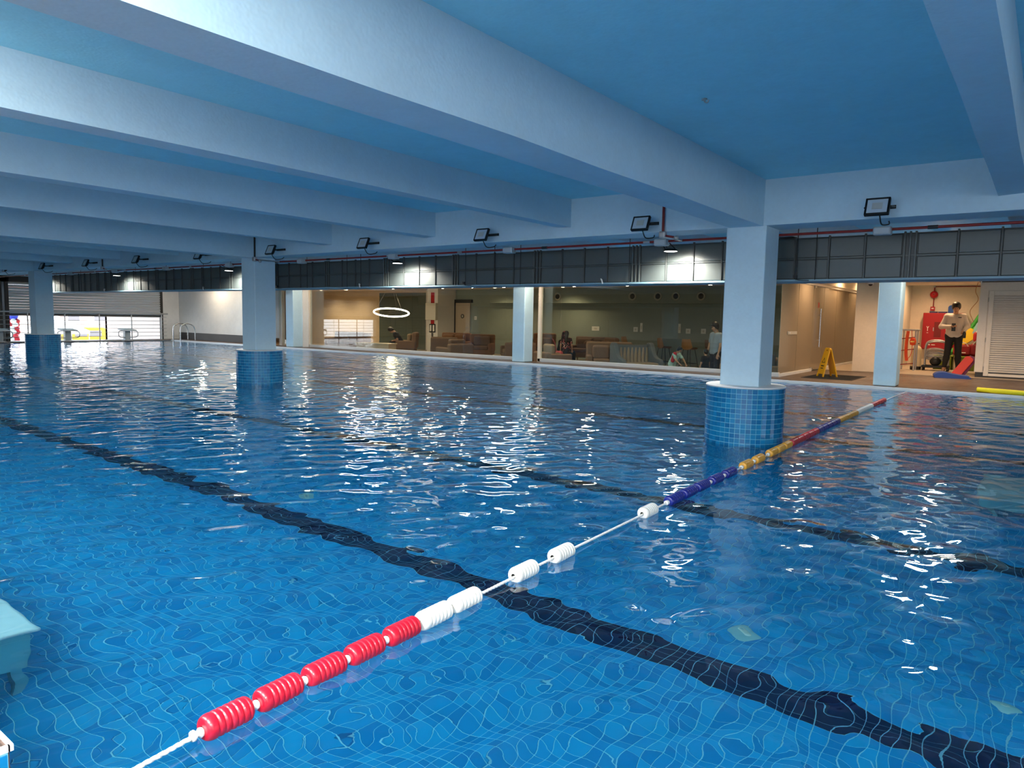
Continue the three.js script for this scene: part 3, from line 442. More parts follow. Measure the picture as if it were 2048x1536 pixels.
// ---------------------------------------------------------------- street beyond the shutters
{
  const wallC = [std([0.80, 0.62, 0.56], 0.8, { map: plasterMap }), std([0.85, 0.75, 0.66], 0.8, { map: plasterMap }), std([0.82, 0.66, 0.42], 0.8)], pane = std([0.2, 0.2, 0.22], 0.2), roofM = std([0.45, 0.2, 0.15], 0.8), zinc = std([0.4, 0.4, 0.42], 0.7);
  solo('ground_street', box(-120, -29.5, -2.6, -2.2, 40, -60), std([0.5, 0.46, 0.42], 0.9, { map: plasterMap }), 'pale street ground beyond the shutters', 'street', null, 0, null, ST);
  const house = (label, x, z, w, d, h, m, rm) => {
    const b = thing('street_building', label, 'building', [x, -2.2, z]); part(b, 'wall', cbox(d, h, w, 0, h / 2, 0), m);
    const r = part(b, 'roof', cbox(d + 0.9, 0.16, w + 0.8, 0.2, h + 0.06, 0), rm); r.rotation.z = 0.12;
    for (let k = 0; k < Math.floor(w / 2.2); k++) { const f = part(b, 'window', cbox(0.08, 1.0, 1.1, d / 2 + 0.02, h * 0.62, -w / 2 + 1.3 + k * 2.2), M.white); part(f, 'pane', cbox(0.06, 0.84, 0.94, d / 2 + 0.05, h * 0.62, -w / 2 + 1.3 + k * 2.2), pane); }
    part(b, 'awning', cbox(1.2, 0.05, w * 0.8, d / 2 + 0.6, h * 0.42, 0), zinc).rotation.z = -0.05;
  };
  house('pink rendered shop building with a red roof behind the tent', -74, -31, 17, 8, 4.6, wallC[0], roofM); house('cream rendered building behind the starting blocks', -66, -15, 12, 8, 4.2, wallC[1], zinc); house('tan building beyond the ladder corner', -84, -48, 18, 8, 5.4, wallC[2], roofM);
  const t = thing('market_tent', 'white pyramid market tent in the street beyond the railing', 'tent', [-52, -2.2, -19.2]);
  part(t, 'canopy', new THREE.ConeGeometry(2.0, 1.0, 4, 3).rotateY(Math.PI / 4).translate(0, 2.5, 0), std([0.9, 0.9, 0.9], 0.7)); part(t, 'valance', [box(-1.41, 1.41, 1.8, 2.02, 1.4, 1.42), box(-1.41, 1.41, 1.8, 2.02, -1.42, -1.4), box(1.4, 1.42, 1.8, 2.02, -1.41, 1.41)], std([0.88, 0.88, 0.88], 0.7));
  for (const [a, b] of [[1, 1], [1, -1], [-1, 1], [-1, -1]]) part(t, 'leg', bar([1.38 * a, 0, 1.38 * b], [1.38 * a, 2.0, 1.38 * b], 0.03, 6), M.dullSteel);
  const car = (label, x, z, color) => { // small van seen from the side
    const c = thing('parked_van', label, 'van', [x, -2.2, z]), s = new THREE.Shape(); s.moveTo(-2, 0.35); s.lineTo(-2, 1.55); s.quadraticCurveTo(-1.9, 1.8, -1.6, 1.82); s.lineTo(0.7, 1.82); s.lineTo(1.35, 1.15); s.lineTo(1.95, 1.0); s.lineTo(2.05, 0.35);
    part(c, 'body', new THREE.ExtrudeGeometry(s, { depth: 1.5, bevelSize: 0.06, bevelThickness: 0.06, bevelSegments: 2 }).translate(0, 0, -0.75).rotateY(Math.PI / 2), std(color, 0.35));
    part(c, 'window', [box(0.82, 0.84, 1.1, 1.62, -0.5, 0.5), box(0.82, 0.84, 1.1, 1.62, 0.65, 1.6)], pane);
    for (const zz of [-1.2, 1.25]) part(c, 'wheel', new THREE.CylinderGeometry(0.34, 0.34, 1.66, 20).rotateZ(Math.PI / 2).translate(0, 0.34, zz), M.black);
  };
  car('yellow van parked in the street beside the tent', -66, -27, 0xd8b830); car('white van parked in the street beyond the ladder', -60, -28.6, 0xdfe3ea);
  const b = thing('balloon_pillar', 'red and white balloon pillar with a blue ball on top in the street', 'balloons', [-36, -0.55, -11.6]), ball = new THREE.SphereGeometry(0.115, 12, 9), bm = [std(0xc81f30, 0.35), std(0xf2f0f0, 0.35)];
  for (let j = 0; j < 8; j++) for (let k = 0; k < 4; k++) { const a = k * Math.PI / 2 + j * 0.5; part(b, 'balloon', ball, bm[(k + Math.floor(j / 2)) % 2]).position.set(Math.cos(a) * 0.13, 0.1 + j * 0.155, Math.sin(a) * 0.13); }
  part(b, 'top_balloon', new THREE.SphereGeometry(0.19, 18, 14).translate(0, 1.42, 0), std(0x2f45c8, 0.35), 'large blue balloon');
  part(b, 'stand', [new THREE.CylinderGeometry(0.02, 0.02, 1.4, 8).translate(0, 0.6, 0), new THREE.CylinderGeometry(0.2, 0.2, 1.65, 16).translate(0, -0.85, 0)], M.whitePlastic);
}
// ---------------------------------------------------------------- small things over and under the water
{
  const h = thing('ceiling_hook', 'small rusty hook left in the blue ceiling slab', 'hook', [-1.78, CEIL, -4.25]); part(h, 'plate', new THREE.CylinderGeometry(0.016, 0.018, 0.008, 14).translate(0, -0.004, 0), M.dullSteel); part(h, 'hook', tube([[0, -0.004, 0], [0.004, -0.02, 0], [0.022, -0.026, 0.004], [0.03, -0.014, 0.008]], 0.005, 12, 6), M.dullSteel);
  for (const [x, label] of [[-0.04, 'pale round inlet plate on the pool floor next to the lane line'], [-1.07, 'pale round inlet plate on the pool floor behind the lane line'], [-4.49, 'pale round inlet plate on the pool floor away from the rope']]) {
    const o = thing('floor_inlet', label, 'pool inlet', [x, FLOOR, -3.36], 0, 'inlet plates on the pool floor'); part(o, 'plate', lathe([[0, 0.012], [0.03, 0.012], [0.055, 0.008], [0.062, 0]], 24), std([0.2, 0.47, 0.55], 0.4)); part(o, 'nozzle', lathe([[0.008, 0.018], [0.018, 0.018], [0.02, 0.012]], 16), std([0.4, 0.58, 0.56], 0.4));
  }
  M.apron = std([0.08, 0.36, 0.48], 0.5);
  M.plate = std([0.5, 0.74, 0.84], 0.55, { map: plasterMap });
  for (const [x0, x1, z0, z1, label] of [[-4.6, -3.1, -1.05, -0.64, 'pale submerged teaching platform beside the near deck corner'], [-0.36, 1.2, -6.12, -7.1, 'pale submerged teaching platform beyond the lane rope']]) {
    const p = thing('teaching_platform', label, 'platform', [(x0 + x1) / 2, FLOOR, (z0 + z1) / 2], 0, 'submerged teaching platforms'), w = x1 - x0, d = Math.abs(z1 - z0), H = 0.57;
    part(p, 'top', cbox(w, 0.05, d, 0, H, 0, 0.02), M.plate); for (const k of [-1, 1]) { part(p, 'apron', cbox(w - 0.08, 0.3, 0.03, 0, H - 0.17, k * (d / 2 - 0.05)), M.apron); part(p, 'apron', cbox(0.03, 0.3, d - 0.08, k * (w / 2 - 0.05), H - 0.17, 0), M.apron); }
    for (const [a, b] of [[1, 1], [1, -1], [-1, 1], [-1, -1]]) part(p, 'leg', cbox(0.05, H - 0.02, 0.05, a * (w / 2 - 0.1), (H - 0.02) / 2, b * (d / 2 - 0.07)), M.apron);
  }
  solo('pool_noodle', tube([[-0.95, 0, -14.86], [-0.5, 0.002, -14.72], [0, 0, -14.62], [0.5, 0.003, -14.6], [0.9, 0, -14.66]], 0.042, 40, 16), std(0xf0dc10, 0.6), 'bright yellow pool noodle lying along the overflow grating', 'pool noodle', [0, DECK + 0.043, -0.02]);
}

// ---------------------------------------------------------------- passage: floor sign, mat, dome camera
{
  const s = thing('floor_sign', 'yellow folding wet floor sign standing on the black mat', 'floor sign', [-3.78, DECK + 0.012, -16.3], -0.85), ym = std(0xe8a80c, 0.4);
  for (const k of [-1, 1]) {
    const sh = new THREE.Shape(); sh.moveTo(-0.14, 0); sh.lineTo(-0.11, 0); sh.lineTo(-0.09, 0.06); sh.lineTo(0.09, 0.06); sh.lineTo(0.11, 0); sh.lineTo(0.14, 0); sh.lineTo(0.1, 0.6); sh.quadraticCurveTo(0.09, 0.63, 0.06, 0.63); sh.lineTo(-0.06, 0.63); sh.quadraticCurveTo(-0.09, 0.63, -0.1, 0.6);
    const hole = new THREE.Path(); hole.moveTo(-0.04, 0.56); hole.lineTo(0.04, 0.56); hole.lineTo(0.04, 0.59); hole.lineTo(-0.04, 0.59); sh.holes.push(hole);
    const g = new THREE.ExtrudeGeometry(sh, { depth: 0.016, bevelSize: 0.004, bevelThickness: 0.004, bevelSegments: 1 }); const p = part(s, 'panel', g, ym); p.position.set(0, 0, 0.155 * k - 0.008); p.rotation.x = -0.235 * k;
    const tri = new THREE.Shape(); tri.moveTo(-0.07, 0.3); tri.lineTo(0.07, 0.3); tri.lineTo(0, 0.42); const th = new THREE.Path(); th.moveTo(-0.045, 0.314); th.lineTo(0.045, 0.314); th.lineTo(0, 0.392); tri.holes.push(th);
    const mk = new THREE.ExtrudeGeometry(tri, { depth: 0.001, bevelEnabled: false }); const t = part(p, 'warning_mark', [moved(mk, 0, 0, k > 0 ? 0.0205 : -0.0055), box(-0.05, 0.05, 0.17, 0.19, k > 0 ? 0.02 : -0.0055, k > 0 ? 0.0215 : -0.004), box(-0.06, 0.06, 0.22, 0.245, k > 0 ? 0.02 : -0.0055, k > 0 ? 0.0215 : -0.004)], M.black);
  }
  part(s, 'hinge', bar([-0.09, 0.605, 0], [0.09, 0.605, 0], 0.012), ym);
  const mt = thing('door_mat', 'black ribbed rubber mat on the brown deck under the floor sign', 'mat', [-3.65, DECK, -16.38]); part(mt, 'pad', cbox(1.0, 0.008, 1.45, 0, 0.004, 0, 0.003), std(0x1c1a1a, 0.85)); const ribs = []; for (let k = 0; k < 24; k++) ribs.push(cbox(0.92, 0.004, 0.022, 0, 0.0098, -0.66 + k * 0.0575)); part(mt, 'ribs', ribs, std(0x151414, 0.8));
  const c = thing('dome_camera', 'white dome security camera on the cream wall beside the pillar', 'camera', [-3.5, 2.2, -18.9]); part(c, 'bracket', [cbox(0.1, 0.1, 0.03, 0, 0, 0.015, 0.01), cbox(0.05, 0.05, 0.1, 0, 0.01, 0.07, 0.01)], M.whitePlastic); part(c, 'body', lathe([[0, 0.04], [0.055, 0.038], [0.068, 0.02], [0.068, -0.03], [0.05, -0.035], [0, -0.035]], 24).translate(0, -0.01, 0.13), M.whitePlastic); part(c, 'dome', new THREE.SphereGeometry(0.048, 20, 12, 0, 6.283, Math.PI / 2, Math.PI / 2).translate(0, -0.043, 0.13), phys(0x15101a, 0.08, { clearcoat: 1 }), 'dark glass dome');
  const sw = thing('switch_panel', 'cream door control plate on the tinted glass', 'switch', [-4.565, 0.98, -16.35]); part(sw, 'plate', cbox(0.012, 0.07, 0.7, 0, 0, 0), std([0.5, 0.47, 0.4], 0.5)); part(sw, 'button', new THREE.CylinderGeometry(0.02, 0.02, 0.01, 14).rotateZ(Math.PI / 2).translate(0.01, 0, 0.22), M.whitePlastic);
}
// ---------------------------------------------------------------- louvred plant cupboard
{
  const w = thing('louvre_cupboard', 'tall white cupboard with a louvred door beside the storage recess', 'cupboard', [-1.32, DECK, -19.2]), cm = std([0.80, 0.78, 0.75], 0.5, { map: plasterMap });
  part(w, 'body', [box(0, 2.9, 0.12, 2.14, -0.02, -1.8), box(0, 0.16, 0.12, 2.14, 0, -0.02), box(0.16, 2.9, 1.96, 2.14, 0, -0.02)], cm); part(w, 'plinth', box(0.02, 2.9, 0, 0.12, 0.0, -1.8), M.darkSkirt); part(w, 'top_edge', box(-0.02, 2.92, 2.14, 2.16, 0.02, -1.82), M.darkSkirt);
  const d = part(w, 'door', [box(0.175, 0.27, 0.04, 1.945, 0.02, -0.02, 0.004), box(1.7, 1.8, 0.04, 1.945, 0.02, -0.02, 0.004), box(0.27, 1.7, 1.85, 1.945, 0.02, -0.02, 0.004), box(0.27, 1.7, 0.04, 0.1, 0.02, -0.02, 0.004)], cm); part(d, 'backing', box(0.27, 1.7, 0.1, 1.85, -0.03, -0.034), std(0x2c2a2a, 0.8));
  const sl = cbox(1.43, 0.006, 0.044, 0.985, 0, 0, 0.002).rotateX(0.6).translate(0, 0, 0);
  const N = 36; for (let k = 0; k < N; k++) part(d, 'slat', sl, cm).position.set(0, 0.125 + k * 1.725 / N + 0.024, 0.0);
  for (const y of [0.2, 0.85, 1.75]) part(d, 'hinge', bar([0.17, y - 0.05, 0.022], [0.17, y + 0.05, 0.022], 0.01), M.dullSteel);
  const cd = thing('white_conduit', 'white conduit bent over the top of the louvred cupboard', 'pipe', [-1.32, 2.2, -19.2]); part(cd, 'pipe', tube([[0.01, -0.06, 0.03], [0.01, 0.03, 0.03], [0.06, 0.07, 0.03], [0.7, 0.08, 0.03], [0.72, 0.12, 0.03], [0.3, 0.15, 0.03], [-0.4, 0.14, 0.03]], 0.014, 60, 8), M.whitePlastic); part(cd, 'fitting', cbox(0.07, 0.05, 0.05, 0.12, 0.17, 0.03, 0.008), M.red);
  solo('hanging_cable', tube([[-1.38, 2.2, -19.3], [-1.42, 2.0, -19.35], [-1.36, 1.8, -19.35], [-1.5, 1.55, -19.4], [-1.42, 1.3, -19.4]], 0.006, 40, 6), std(0xb07840, 0.6), 'thin brown cable hanging beside the louvred cupboard', 'cable');
}
// ---------------------------------------------------------------- storage recess
{
  const Z = -23.0, X = (x) => x;
  const cab = thing('fire_hose_cabinet', 'red fire hose reel cabinet on the recess wall', 'cabinet', [-2.36, 0.55, Z + 0.15]); const rm = std(0x9a1218, 0.4);
  part(cab, 'body', cbox(0.98, 1.0, 0.24, 0, 0.5, 0, 0.01), rm); const cd = part(cab, 'door', cbox(0.93, 0.95, 0.02, 0, 0.5, 0.125, 0.004), rm); part(cd, 'recess_panel', cbox(0.17, 0.42, 0.012, -0.12, 0.54, 0.136), std(0x6d0c10, 0.5)); part(cd, 'handle', cbox(0.02, 0.1, 0.02, -0.22, 0.55, 0.145), M.dullSteel);
  const canvas = document.createElement('canvas'); canvas.width = canvas.height = 256; const q = canvas.getContext('2d'); q.fillStyle = '#9a1218'; q.fillRect(0, 0, 256, 256); q.fillStyle = '#f2eee8'; q.font = 'bold 66px sans-serif'; q.fillText('FIRE', 8, 80); q.fillText('HOSE', 8, 152); q.fillText('REEL', 8, 224);
  const tx = new THREE.CanvasTexture(canvas); tx.colorSpace = THREE.SRGBColorSpace; const pl = new THREE.PlaneGeometry(0.4, 0.42).translate(0.25, 0.56, 0.1365); part(cd, 'lettering', pl, std(0xffffff, 0.4, { map: tx }), 'white capital lettering');
  part(cd, 'pictogram', [bar([-0.36, 0.5, 0.137], [-0.36, 0.6, 0.137], 0.008, 6), bar([-0.36, 0.58, 0.137], [-0.385, 0.63, 0.137], 0.007, 6), bar([-0.36, 0.58, 0.137], [-0.335, 0.63, 0.137], 0.007, 6), cbox(0.04, 0.012, 0.004, -0.36, 0.45, 0.137)], M.whitePlastic); part(cd, 'notice', [cbox(0.05, 0.02, 0.003, -0.3, 0.12, 0.137), cbox(0.09, 0.02, 0.003, -0.2, 0.12, 0.137)], M.whitePlastic);
  for (const [x, w, l] of [[-2.62, 0.18, 'flat dark blue box on top of the fire hose cabinet below the alarm box'], [-2.4, 0.2, 'flat dark blue box on top of the fire hose cabinet next to its twin']]) { const b = thing('flat_box', l, 'box', [x, 1.55, Z + 0.14]); part(b, 'body', cbox(w, 0.03, 0.16, 0, 0.015, 0, 0.004), std(0x2a3060, 0.5)); part(b, 'lid', cbox(w + 0.01, 0.012, 0.17, 0, 0.032, 0, 0.004), std(0x39407a, 0.5)); }
  const bell = thing('alarm_bell', 'round red fire alarm bell on the recess wall', 'alarm bell', [-2.65, 2.06, Z + 0.062]); part(bell, 'gong', lathe([[0, 0.075], [0.03, 0.074], [0.075, 0.06], [0.098, 0.02], [0.1, 0.0]], 28).rotateX(Math.PI / 2), M.red); part(bell, 'boss', new THREE.CylinderGeometry(0.02, 0.02, 0.012, 16).rotateX(Math.PI / 2).translate(0, 0, 0.078), M.redPaint);
  const bp = thing('break_glass_box', 'small red break glass call point under the alarm bell', 'alarm box', [-2.66, 1.67, Z + 0.02]); part(bp, 'body', cbox(0.11, 0.11, 0.05, 0, 0, 0.025, 0.008), M.red); part(bp, 'window', cbox(0.06, 0.03, 0.004, 0, 0.005, 0.052), M.whitePlastic);
  const ap = thing('alarm_conduit', 'dark red conduit linking the alarm bell to the ceiling', 'pipe', [0, 0, Z + 0.045]); part(ap, 'pipe', [bar([-2.65, 1.72, 0], [-2.65, 2.28, 0], 0.014), bar([-2.65, 2.28, 0], [-1.3, 2.28, 0], 0.014)], M.redPaint); part(ap, 'elbow', cbox(0.05, 0.05, 0.04, -2.65, 2.28, 0, 0.012), M.dullSteel);
  const rk = thing('rescue_rack', 'slim steel rack holding an orange rescue tube beside the pillar', 'rack', [-2.88, DECK, -20.6]); for (const [x, z] of [[-0.14, 0.15], [0.18, 0.15], [-0.14, -0.2], [0.18, -0.2]]) part(rk, 'post', bar([x, 0, z], [x, 1.02, z], 0.02), M.dullSteel); part(rk, 'top_rail', [bar([-0.2, 1.03, 0.15], [0.24, 1.03, 0.15], 0.022), bar([-0.2, 1.03, -0.2], [0.24, 1.03, -0.2], 0.022)], M.dullSteel); for (const y of [0.14, 0.5, 0.8]) part(rk, 'cross_bar', bar([-0.14, y, 0.15], [0.18, y + 0.05, 0.15], 0.012), M.redPaint);
  const rt = thing('rescue_tube', 'orange rescue tube with straps hanging on the steel rack', 'rescue tube', [-2.83, DECK, -20.38]); part(rt, 'foam', [tube([[-0.03, 1.0, 0], [-0.05, 0.75, 0.01], [-0.05, 0.45, 0], [-0.02, 0.25, 0.01]], 0.035, 24, 10), lathe([[0, -0.1], [0.06, -0.08], [0.075, 0], [0.05, 0.09], [0, 0.1]], 16).translate(0.09, 0.74, 0.02)], std(0xe04a14, 0.5)); part(rt, 'strap', tube([[-0.02, 0.28, 0], [0.06, 0.4, 0.02], [0.08, 0.62, 0.02], [0.05, 1.02, 0.02]], 0.008, 20, 6), std(0xc83a18, 0.6)); part(rt, 'reflector', cbox(0.09, 0.03, 0.005, 0.09, 0.74, 0.098), std(0xe8d26a, 0.3));
  const cy = thing('gas_cylinder', 'beige gas cylinder with a dark boot next to the hose trolley', 'gas cylinder', [-2.72, DECK, -20.95]); part(cy, 'body', lathe([[0, 0.05], [0.115, 0.05], [0.122, 0.08], [0.122, 0.5], [0.1, 0.58], [0.05, 0.62], [0.025, 0.63], [0, 0.63]], 28), std([0.66, 0.55, 0.36], 0.45)); part(cy, 'boot', lathe([[0, 0], [0.126, 0], [0.128, 0.09], [0.122, 0.095]], 28), M.black); part(cy, 'valve', [new THREE.CylinderGeometry(0.02, 0.02, 0.06, 12).translate(0, 0.66, 0), cbox(0.07, 0.025, 0.03, 0.02, 0.68, 0, 0.006)], M.blackMetal);
  const tr = thing('hose_trolley', 'steel trolley carrying a coil of grey hose in front of the fire cabinet', 'trolley', [-2.28, DECK, -20.95]); const hoop = (w, h, z) => tube([[-w, 0.12, z], [-w, h - 0.14, z], [-w + 0.1, h, z], [w - 0.1, h, z], [w, h - 0.14, z], [w, 0.12, z]], 0.02, 60, 8); part(tr, 'push_frame', [hoop(0.24, 0.76, 0), hoop(0.26, 0.72, -0.24)], M.dullSteel); const cl = []; for (let k = 0; k < 7; k++) cl.push(new THREE.TorusGeometry(0.2 + 0.012 * (k % 3), 0.017, 8, 36).scale(1, 0.42, 1).rotateX(0.3 + 0.06 * k).rotateZ(0.05 * (k % 3 - 1)).translate(0, 0.5 - 0.03 * k, 0.05 + 0.01 * (k % 2))); part(tr, 'hose_coil', cl, std([0.3, 0.31, 0.32], 0.5)); part(tr, 'pump', new THREE.SphereGeometry(0.13, 20, 14).scale(1, 0.85, 0.9).translate(0, 0.24, 0.03), M.black); part(tr, 'base', cbox(0.6, 0.06, 0.4, 0, 0.11, -0.08, 0.015), std(0x16181c, 0.6)); for (const [x, z] of [[-0.27, 0.06], [0.27, 0.06], [-0.27, -0.24], [0.27, -0.24]]) part(tr, 'wheel', new THREE.CylinderGeometry(0.05, 0.05, 0.03, 16).rotateZ(Math.PI / 2).translate(x, 0.05, z), M.black); part(tr, 'yellow_plug', lathe([[0, 0.06], [0.04, 0.05], [0.045, 0], [0.03, -0.05], [0, -0.055]], 14).translate(0.21, 0.21, 0.12), std(0xe0c020, 0.5));
  // foam floats, boards, bags and baskets behind the standing person
  const lean = (name, label, cat, a, b, r, color) => solo(name, tube([a, [(a[0] + b[0]) / 2, (a[1] + b[1]) / 2 - 0.03, (a[2] + b[2]) / 2], b], r, 20, 14), std(color, 0.6), label, cat, null, 0, 'foam noodles in the recess');
  lean('foam_noodle', 'thick green foam noodle leaning highest in the recess', 'pool noodle', [-2.05, 0.5, -22.45], [-1.45, 1.62, -22.7], 0.06, 0x2f9a34); lean('foam_noodle', 'green foam noodle leaning below its taller twin in the recess', 'pool noodle', [-2.12, 0.45, -22.25], [-1.42, 1.38, -22.5], 0.055, 0x3da53a); lean('foam_noodle', 'dark green foam noodle standing behind the legs of the person', 'pool noodle', [-2.42, 0.1, -22.3], [-2.1, 0.75, -22.6], 0.05, 0x1f7a3a);
  const board = (label, x, y, z, w, h, color, rz, rx, ry = 0) => { const s = new THREE.Shape(); s.moveTo(-w / 2, -h / 2); s.lineTo(w / 2, -h / 2); s.lineTo(w / 2, h / 2 - w * 0.4); s.quadraticCurveTo(w / 2, h / 2, 0, h / 2); s.quadraticCurveTo(-w / 2, h / 2, -w / 2, h / 2 - w * 0.4); const o = solo('kickboard', new THREE.ExtrudeGeometry(s, { depth: 0.025, bevelSize: 0.008, bevelThickness: 0.008, bevelSegments: 2 }), std(color, 0.6), label, 'kickboard', [x, y, z], 0, 'kickboards in the recess'); o.rotation.set(rx, ry, rz); return o; };
  board('yellow foam kickboard on the pile of red bags', -1.72, 0.94, -21.98, 0.3, 0.42, 0xe0c21c, -0.9, -0.2); board('pale blue foam kickboard propped behind the red bags', -1.45, 1.14, -22.02, 0.24, 0.34, 0x8ab4c4, -0.3, -0.2); board('blue foam kickboard hung on the wall behind the head of the person', -2.2, 1.66, -22.97, 0.16, 0.2, 0x2456a8, 0, 0); board('coral red foam kickboard leaning against the cupboard corner', -1.56, 0.27, -19.5, 0.17, 0.5, 0xd03c38, -0.55, -0.25); board('purple foam kickboard leaning behind the coral one', -1.5, 0.27, -19.62, 0.17, 0.5, 0x7a3a6a, -0.5, -0.25);
  const bag = (label, x, y, z, w, h, color, mark) => { const b = thing('swim_bag', label, 'bag', [x, y, z]); part(b, 'body', cbox(w, h, 0.24, 0, h / 2, 0, 0.08), std(color, 0.6)); part(b, 'strap', tube([[-w * 0.25, h * 0.9, 0.1], [-w * 0.1, h * 1.15, 0.1], [w * 0.15, h * 1.1, 0.1], [w * 0.3, h * 0.85, 0.1]], 0.012, 20, 6), std(0xd8d4d0, 0.6)); if (mark) { const cv = document.createElement('canvas'); cv.width = 128; cv.height = 64; const g2 = cv.getContext('2d'); g2.fillStyle = '#8c1018'; g2.fillRect(0, 0, 128, 64); g2.fillStyle = '#f0ece8'; g2.font = 'bold 44px sans-serif'; g2.fillText('B', 18, 42); g2.fillRect(10, 50, 90, 7); const t2 = new THREE.CanvasTexture(cv); t2.colorSpace = THREE.SRGBColorSpace; part(b, 'print', new THREE.PlaneGeometry(w * 0.7, h * 0.6).translate(0, h * 0.5, 0.1205), std(0xffffff, 0.6, { map: t2 }), 'white letter and stroke'); } };
  bag('dark red swim bag marked with a white letter and stroke', -1.78, 0.43, -21.75, 0.42, 0.3, 0x8c1018, true); bag('dark red swim bag heaped beside the marked bag', -1.47, 0.43, -21.75, 0.3, 0.34, 0x7c1018, false); bag('bright red bag on top of the heap against the cupboard', -1.44, 0.79, -21.75, 0.26, 0.28, 0xa41824, false);
  const basket = (label, x, z, w) => { const b = thing('storage_basket', label, 'basket', [x, DECK, z]), gm = std(0x7d8f18, 0.55); part(b, 'wall', [box(-w / 2, w / 2, 0, 0.36, 0.19, 0.17), box(-w / 2, w / 2, 0, 0.36, -0.17, -0.19), box(-w / 2, -w / 2 + 0.02, 0, 0.36, -0.19, 0.19), box(w / 2 - 0.02, w / 2, 0, 0.36, -0.19, 0.19), box(-w / 2, w / 2, 0, 0.02, -0.19, 0.19)], gm); part(b, 'rim', [cbox(w + 0.04, 0.03, 0.03, 0, 0.36, 0.19, 0.01), cbox(w + 0.04, 0.03, 0.03, 0, 0.36, -0.19, 0.01), cbox(0.03, 0.03, 0.4, -w / 2, 0.36, 0, 0.01), cbox(0.03, 0.03, 0.4, w / 2, 0.36, 0, 0.01)], gm); const rb = []; for (let k = 0; k < 6; k++) rb.push(cbox(w * 0.94, 0.012, 0.01, 0, 0.05 + k * 0.045, 0.194)); part(b, 'weave', rb, std(0x6a7a14, 0.6)); part(b, 'grip', cbox(0.1, 0.03, 0.012, 0.05, 0.32, 0.195, 0.005), M.black); };
  basket('olive green woven basket behind the feet of the person', -2.2, -21.9, 0.42); basket('wide olive green woven basket under the red bags', -1.64, -21.75, 0.5);
  const fm = thing('folded_mat', 'blue foam exercise mat folded on the wet deck', 'mat', [-1.68, DECK, -18.55]); { const s = new THREE.Shape(); s.moveTo(-0.33, 0); s.lineTo(0.34, 0); s.lineTo(0.34, 0.024); s.lineTo(0.02, 0.026); s.lineTo(0.3, 0.03); s.lineTo(0.3, 0.054); s.quadraticCurveTo(0.02, 0.07, -0.1, 0.11); s.quadraticCurveTo(-0.2, 0.14, -0.3, 0.1); s.quadraticCurveTo(-0.4, 0.05, -0.33, 0); part(fm, 'sheet', new THREE.ExtrudeGeometry(s, { depth: 0.5, bevelSize: 0.004, bevelThickness: 0.004, bevelSegments: 1 }).translate(0, 0, -0.25).rotateY(0.15), std(0x2b4c9c, 0.7)); }
}

// ---------------------------------------------------------------- lounge furniture behind the glass
const F = { taupe: std([0.25, 0.165, 0.115], 0.9, { map: fabricMap }), brown: std([0.18, 0.115, 0.08], 0.9, { map: fabricMap }), rust: std([0.3, 0.16, 0.085], 0.9, { map: fabricMap }), slate: std([0.15, 0.17, 0.185], 0.9, { map: fabricMap }), sand: std([0.38, 0.29, 0.2], 0.9, { map: fabricMap }), wood: std([0.12, 0.06, 0.03], 0.5) };
const SOFAS = 'lounge sofas and armchairs';
function armchair(label, x, z, turn, w, m, m2, h = 0.85) { // own axes: faces +z, base at y = 0
  const s = thing('lounge_armchair', label, w > 1.2 ? 'sofa' : 'armchair', [x, LOUNGE, z], turn, SOFAS), d = 0.8, seats = Math.max(1, Math.round((w - 0.3) / 0.65)), cw = (w - 0.32) / seats;
  part(s, 'base', cbox(w - 0.04, 0.2, d - 0.06, 0, 0.24, 0, 0.03), m);
  for (const k of [-1, 1]) part(s, 'arm', cbox(0.16, 0.34, d, k * (w / 2 - 0.08), 0.42, 0, 0.05), m);
  part(s, 'backrest', cbox(w - 0.02, h - 0.3, 0.2, 0, 0.3 + (h - 0.3) / 2, -d / 2 + 0.1, 0.06), m).rotation.x = -0.08;
  for (let k = 0; k < seats; k++) { const cx = -w / 2 + 0.16 + cw * (k + 0.5); part(s, 'seat_cushion', cbox(cw - 0.02, 0.15, d - 0.24, cx, 0.41, 0.08, 0.05), m2); const b = part(s, 'back_cushion', cbox(cw - 0.03, 0.4, 0.16, cx, 0.66, -d / 2 + 0.27, 0.07), m2); for (const bx of [-0.12, 0.12]) part(b, 'tuft_button', new THREE.SphereGeometry(0.014, 8, 6).translate(cx + bx, 0.68, -d / 2 + 0.35), F.wood); }
  for (const [a, b] of [[1, 1], [1, -1], [-1, 1], [-1, -1]]) part(s, 'leg', bar([a * (w / 2 - 0.1), 0, b * (d / 2 - 0.1)], [a * (w / 2 - 0.12), 0.15, b * (d / 2 - 0.12)], 0.018, 8, 0.026), F.wood);
  return s;
}
const toCam = Math.atan2(0.602, 0.798);   // turn that faces the camera
armchair('brown sofa facing the counter under the row of downlights', -24.2, -20.2, 0.2, 1.9, F.taupe, F.brown);
armchair('taupe armchair where the person in black sits', -21.0, -20.6, -0.9, 1.0, F.taupe, F.sand, 0.95);
armchair('rust brown sofa behind the person in black', -19.7, -22.0, 0.3, 1.35, F.rust, F.rust, 0.95);
armchair('low brown armchair seen from behind beneath the fire panel pier', -16.8, -18.3, -2.4, 0.95, F.brown, F.taupe, 0.92);
armchair('brown armchair with its arm against the glass below the lounge door', -15.7, -17.6, -1.8, 1.0, F.taupe, F.taupe, 0.74);
armchair('rust brown armchair facing out below the lounge toilet door', -17.7, -21.4, 0.5, 1.0, F.rust, F.taupe, 0.95);
armchair('brown armchair on thin legs beside the middle pillar', -15.2, -20.2, -0.7, 0.95, F.taupe, F.sand, 0.82);
armchair('brown armchair seen from behind under the seated woman in a grey headscarf', -13.2, -17.9, -2.5, 1.0, F.brown, F.taupe, 0.86);
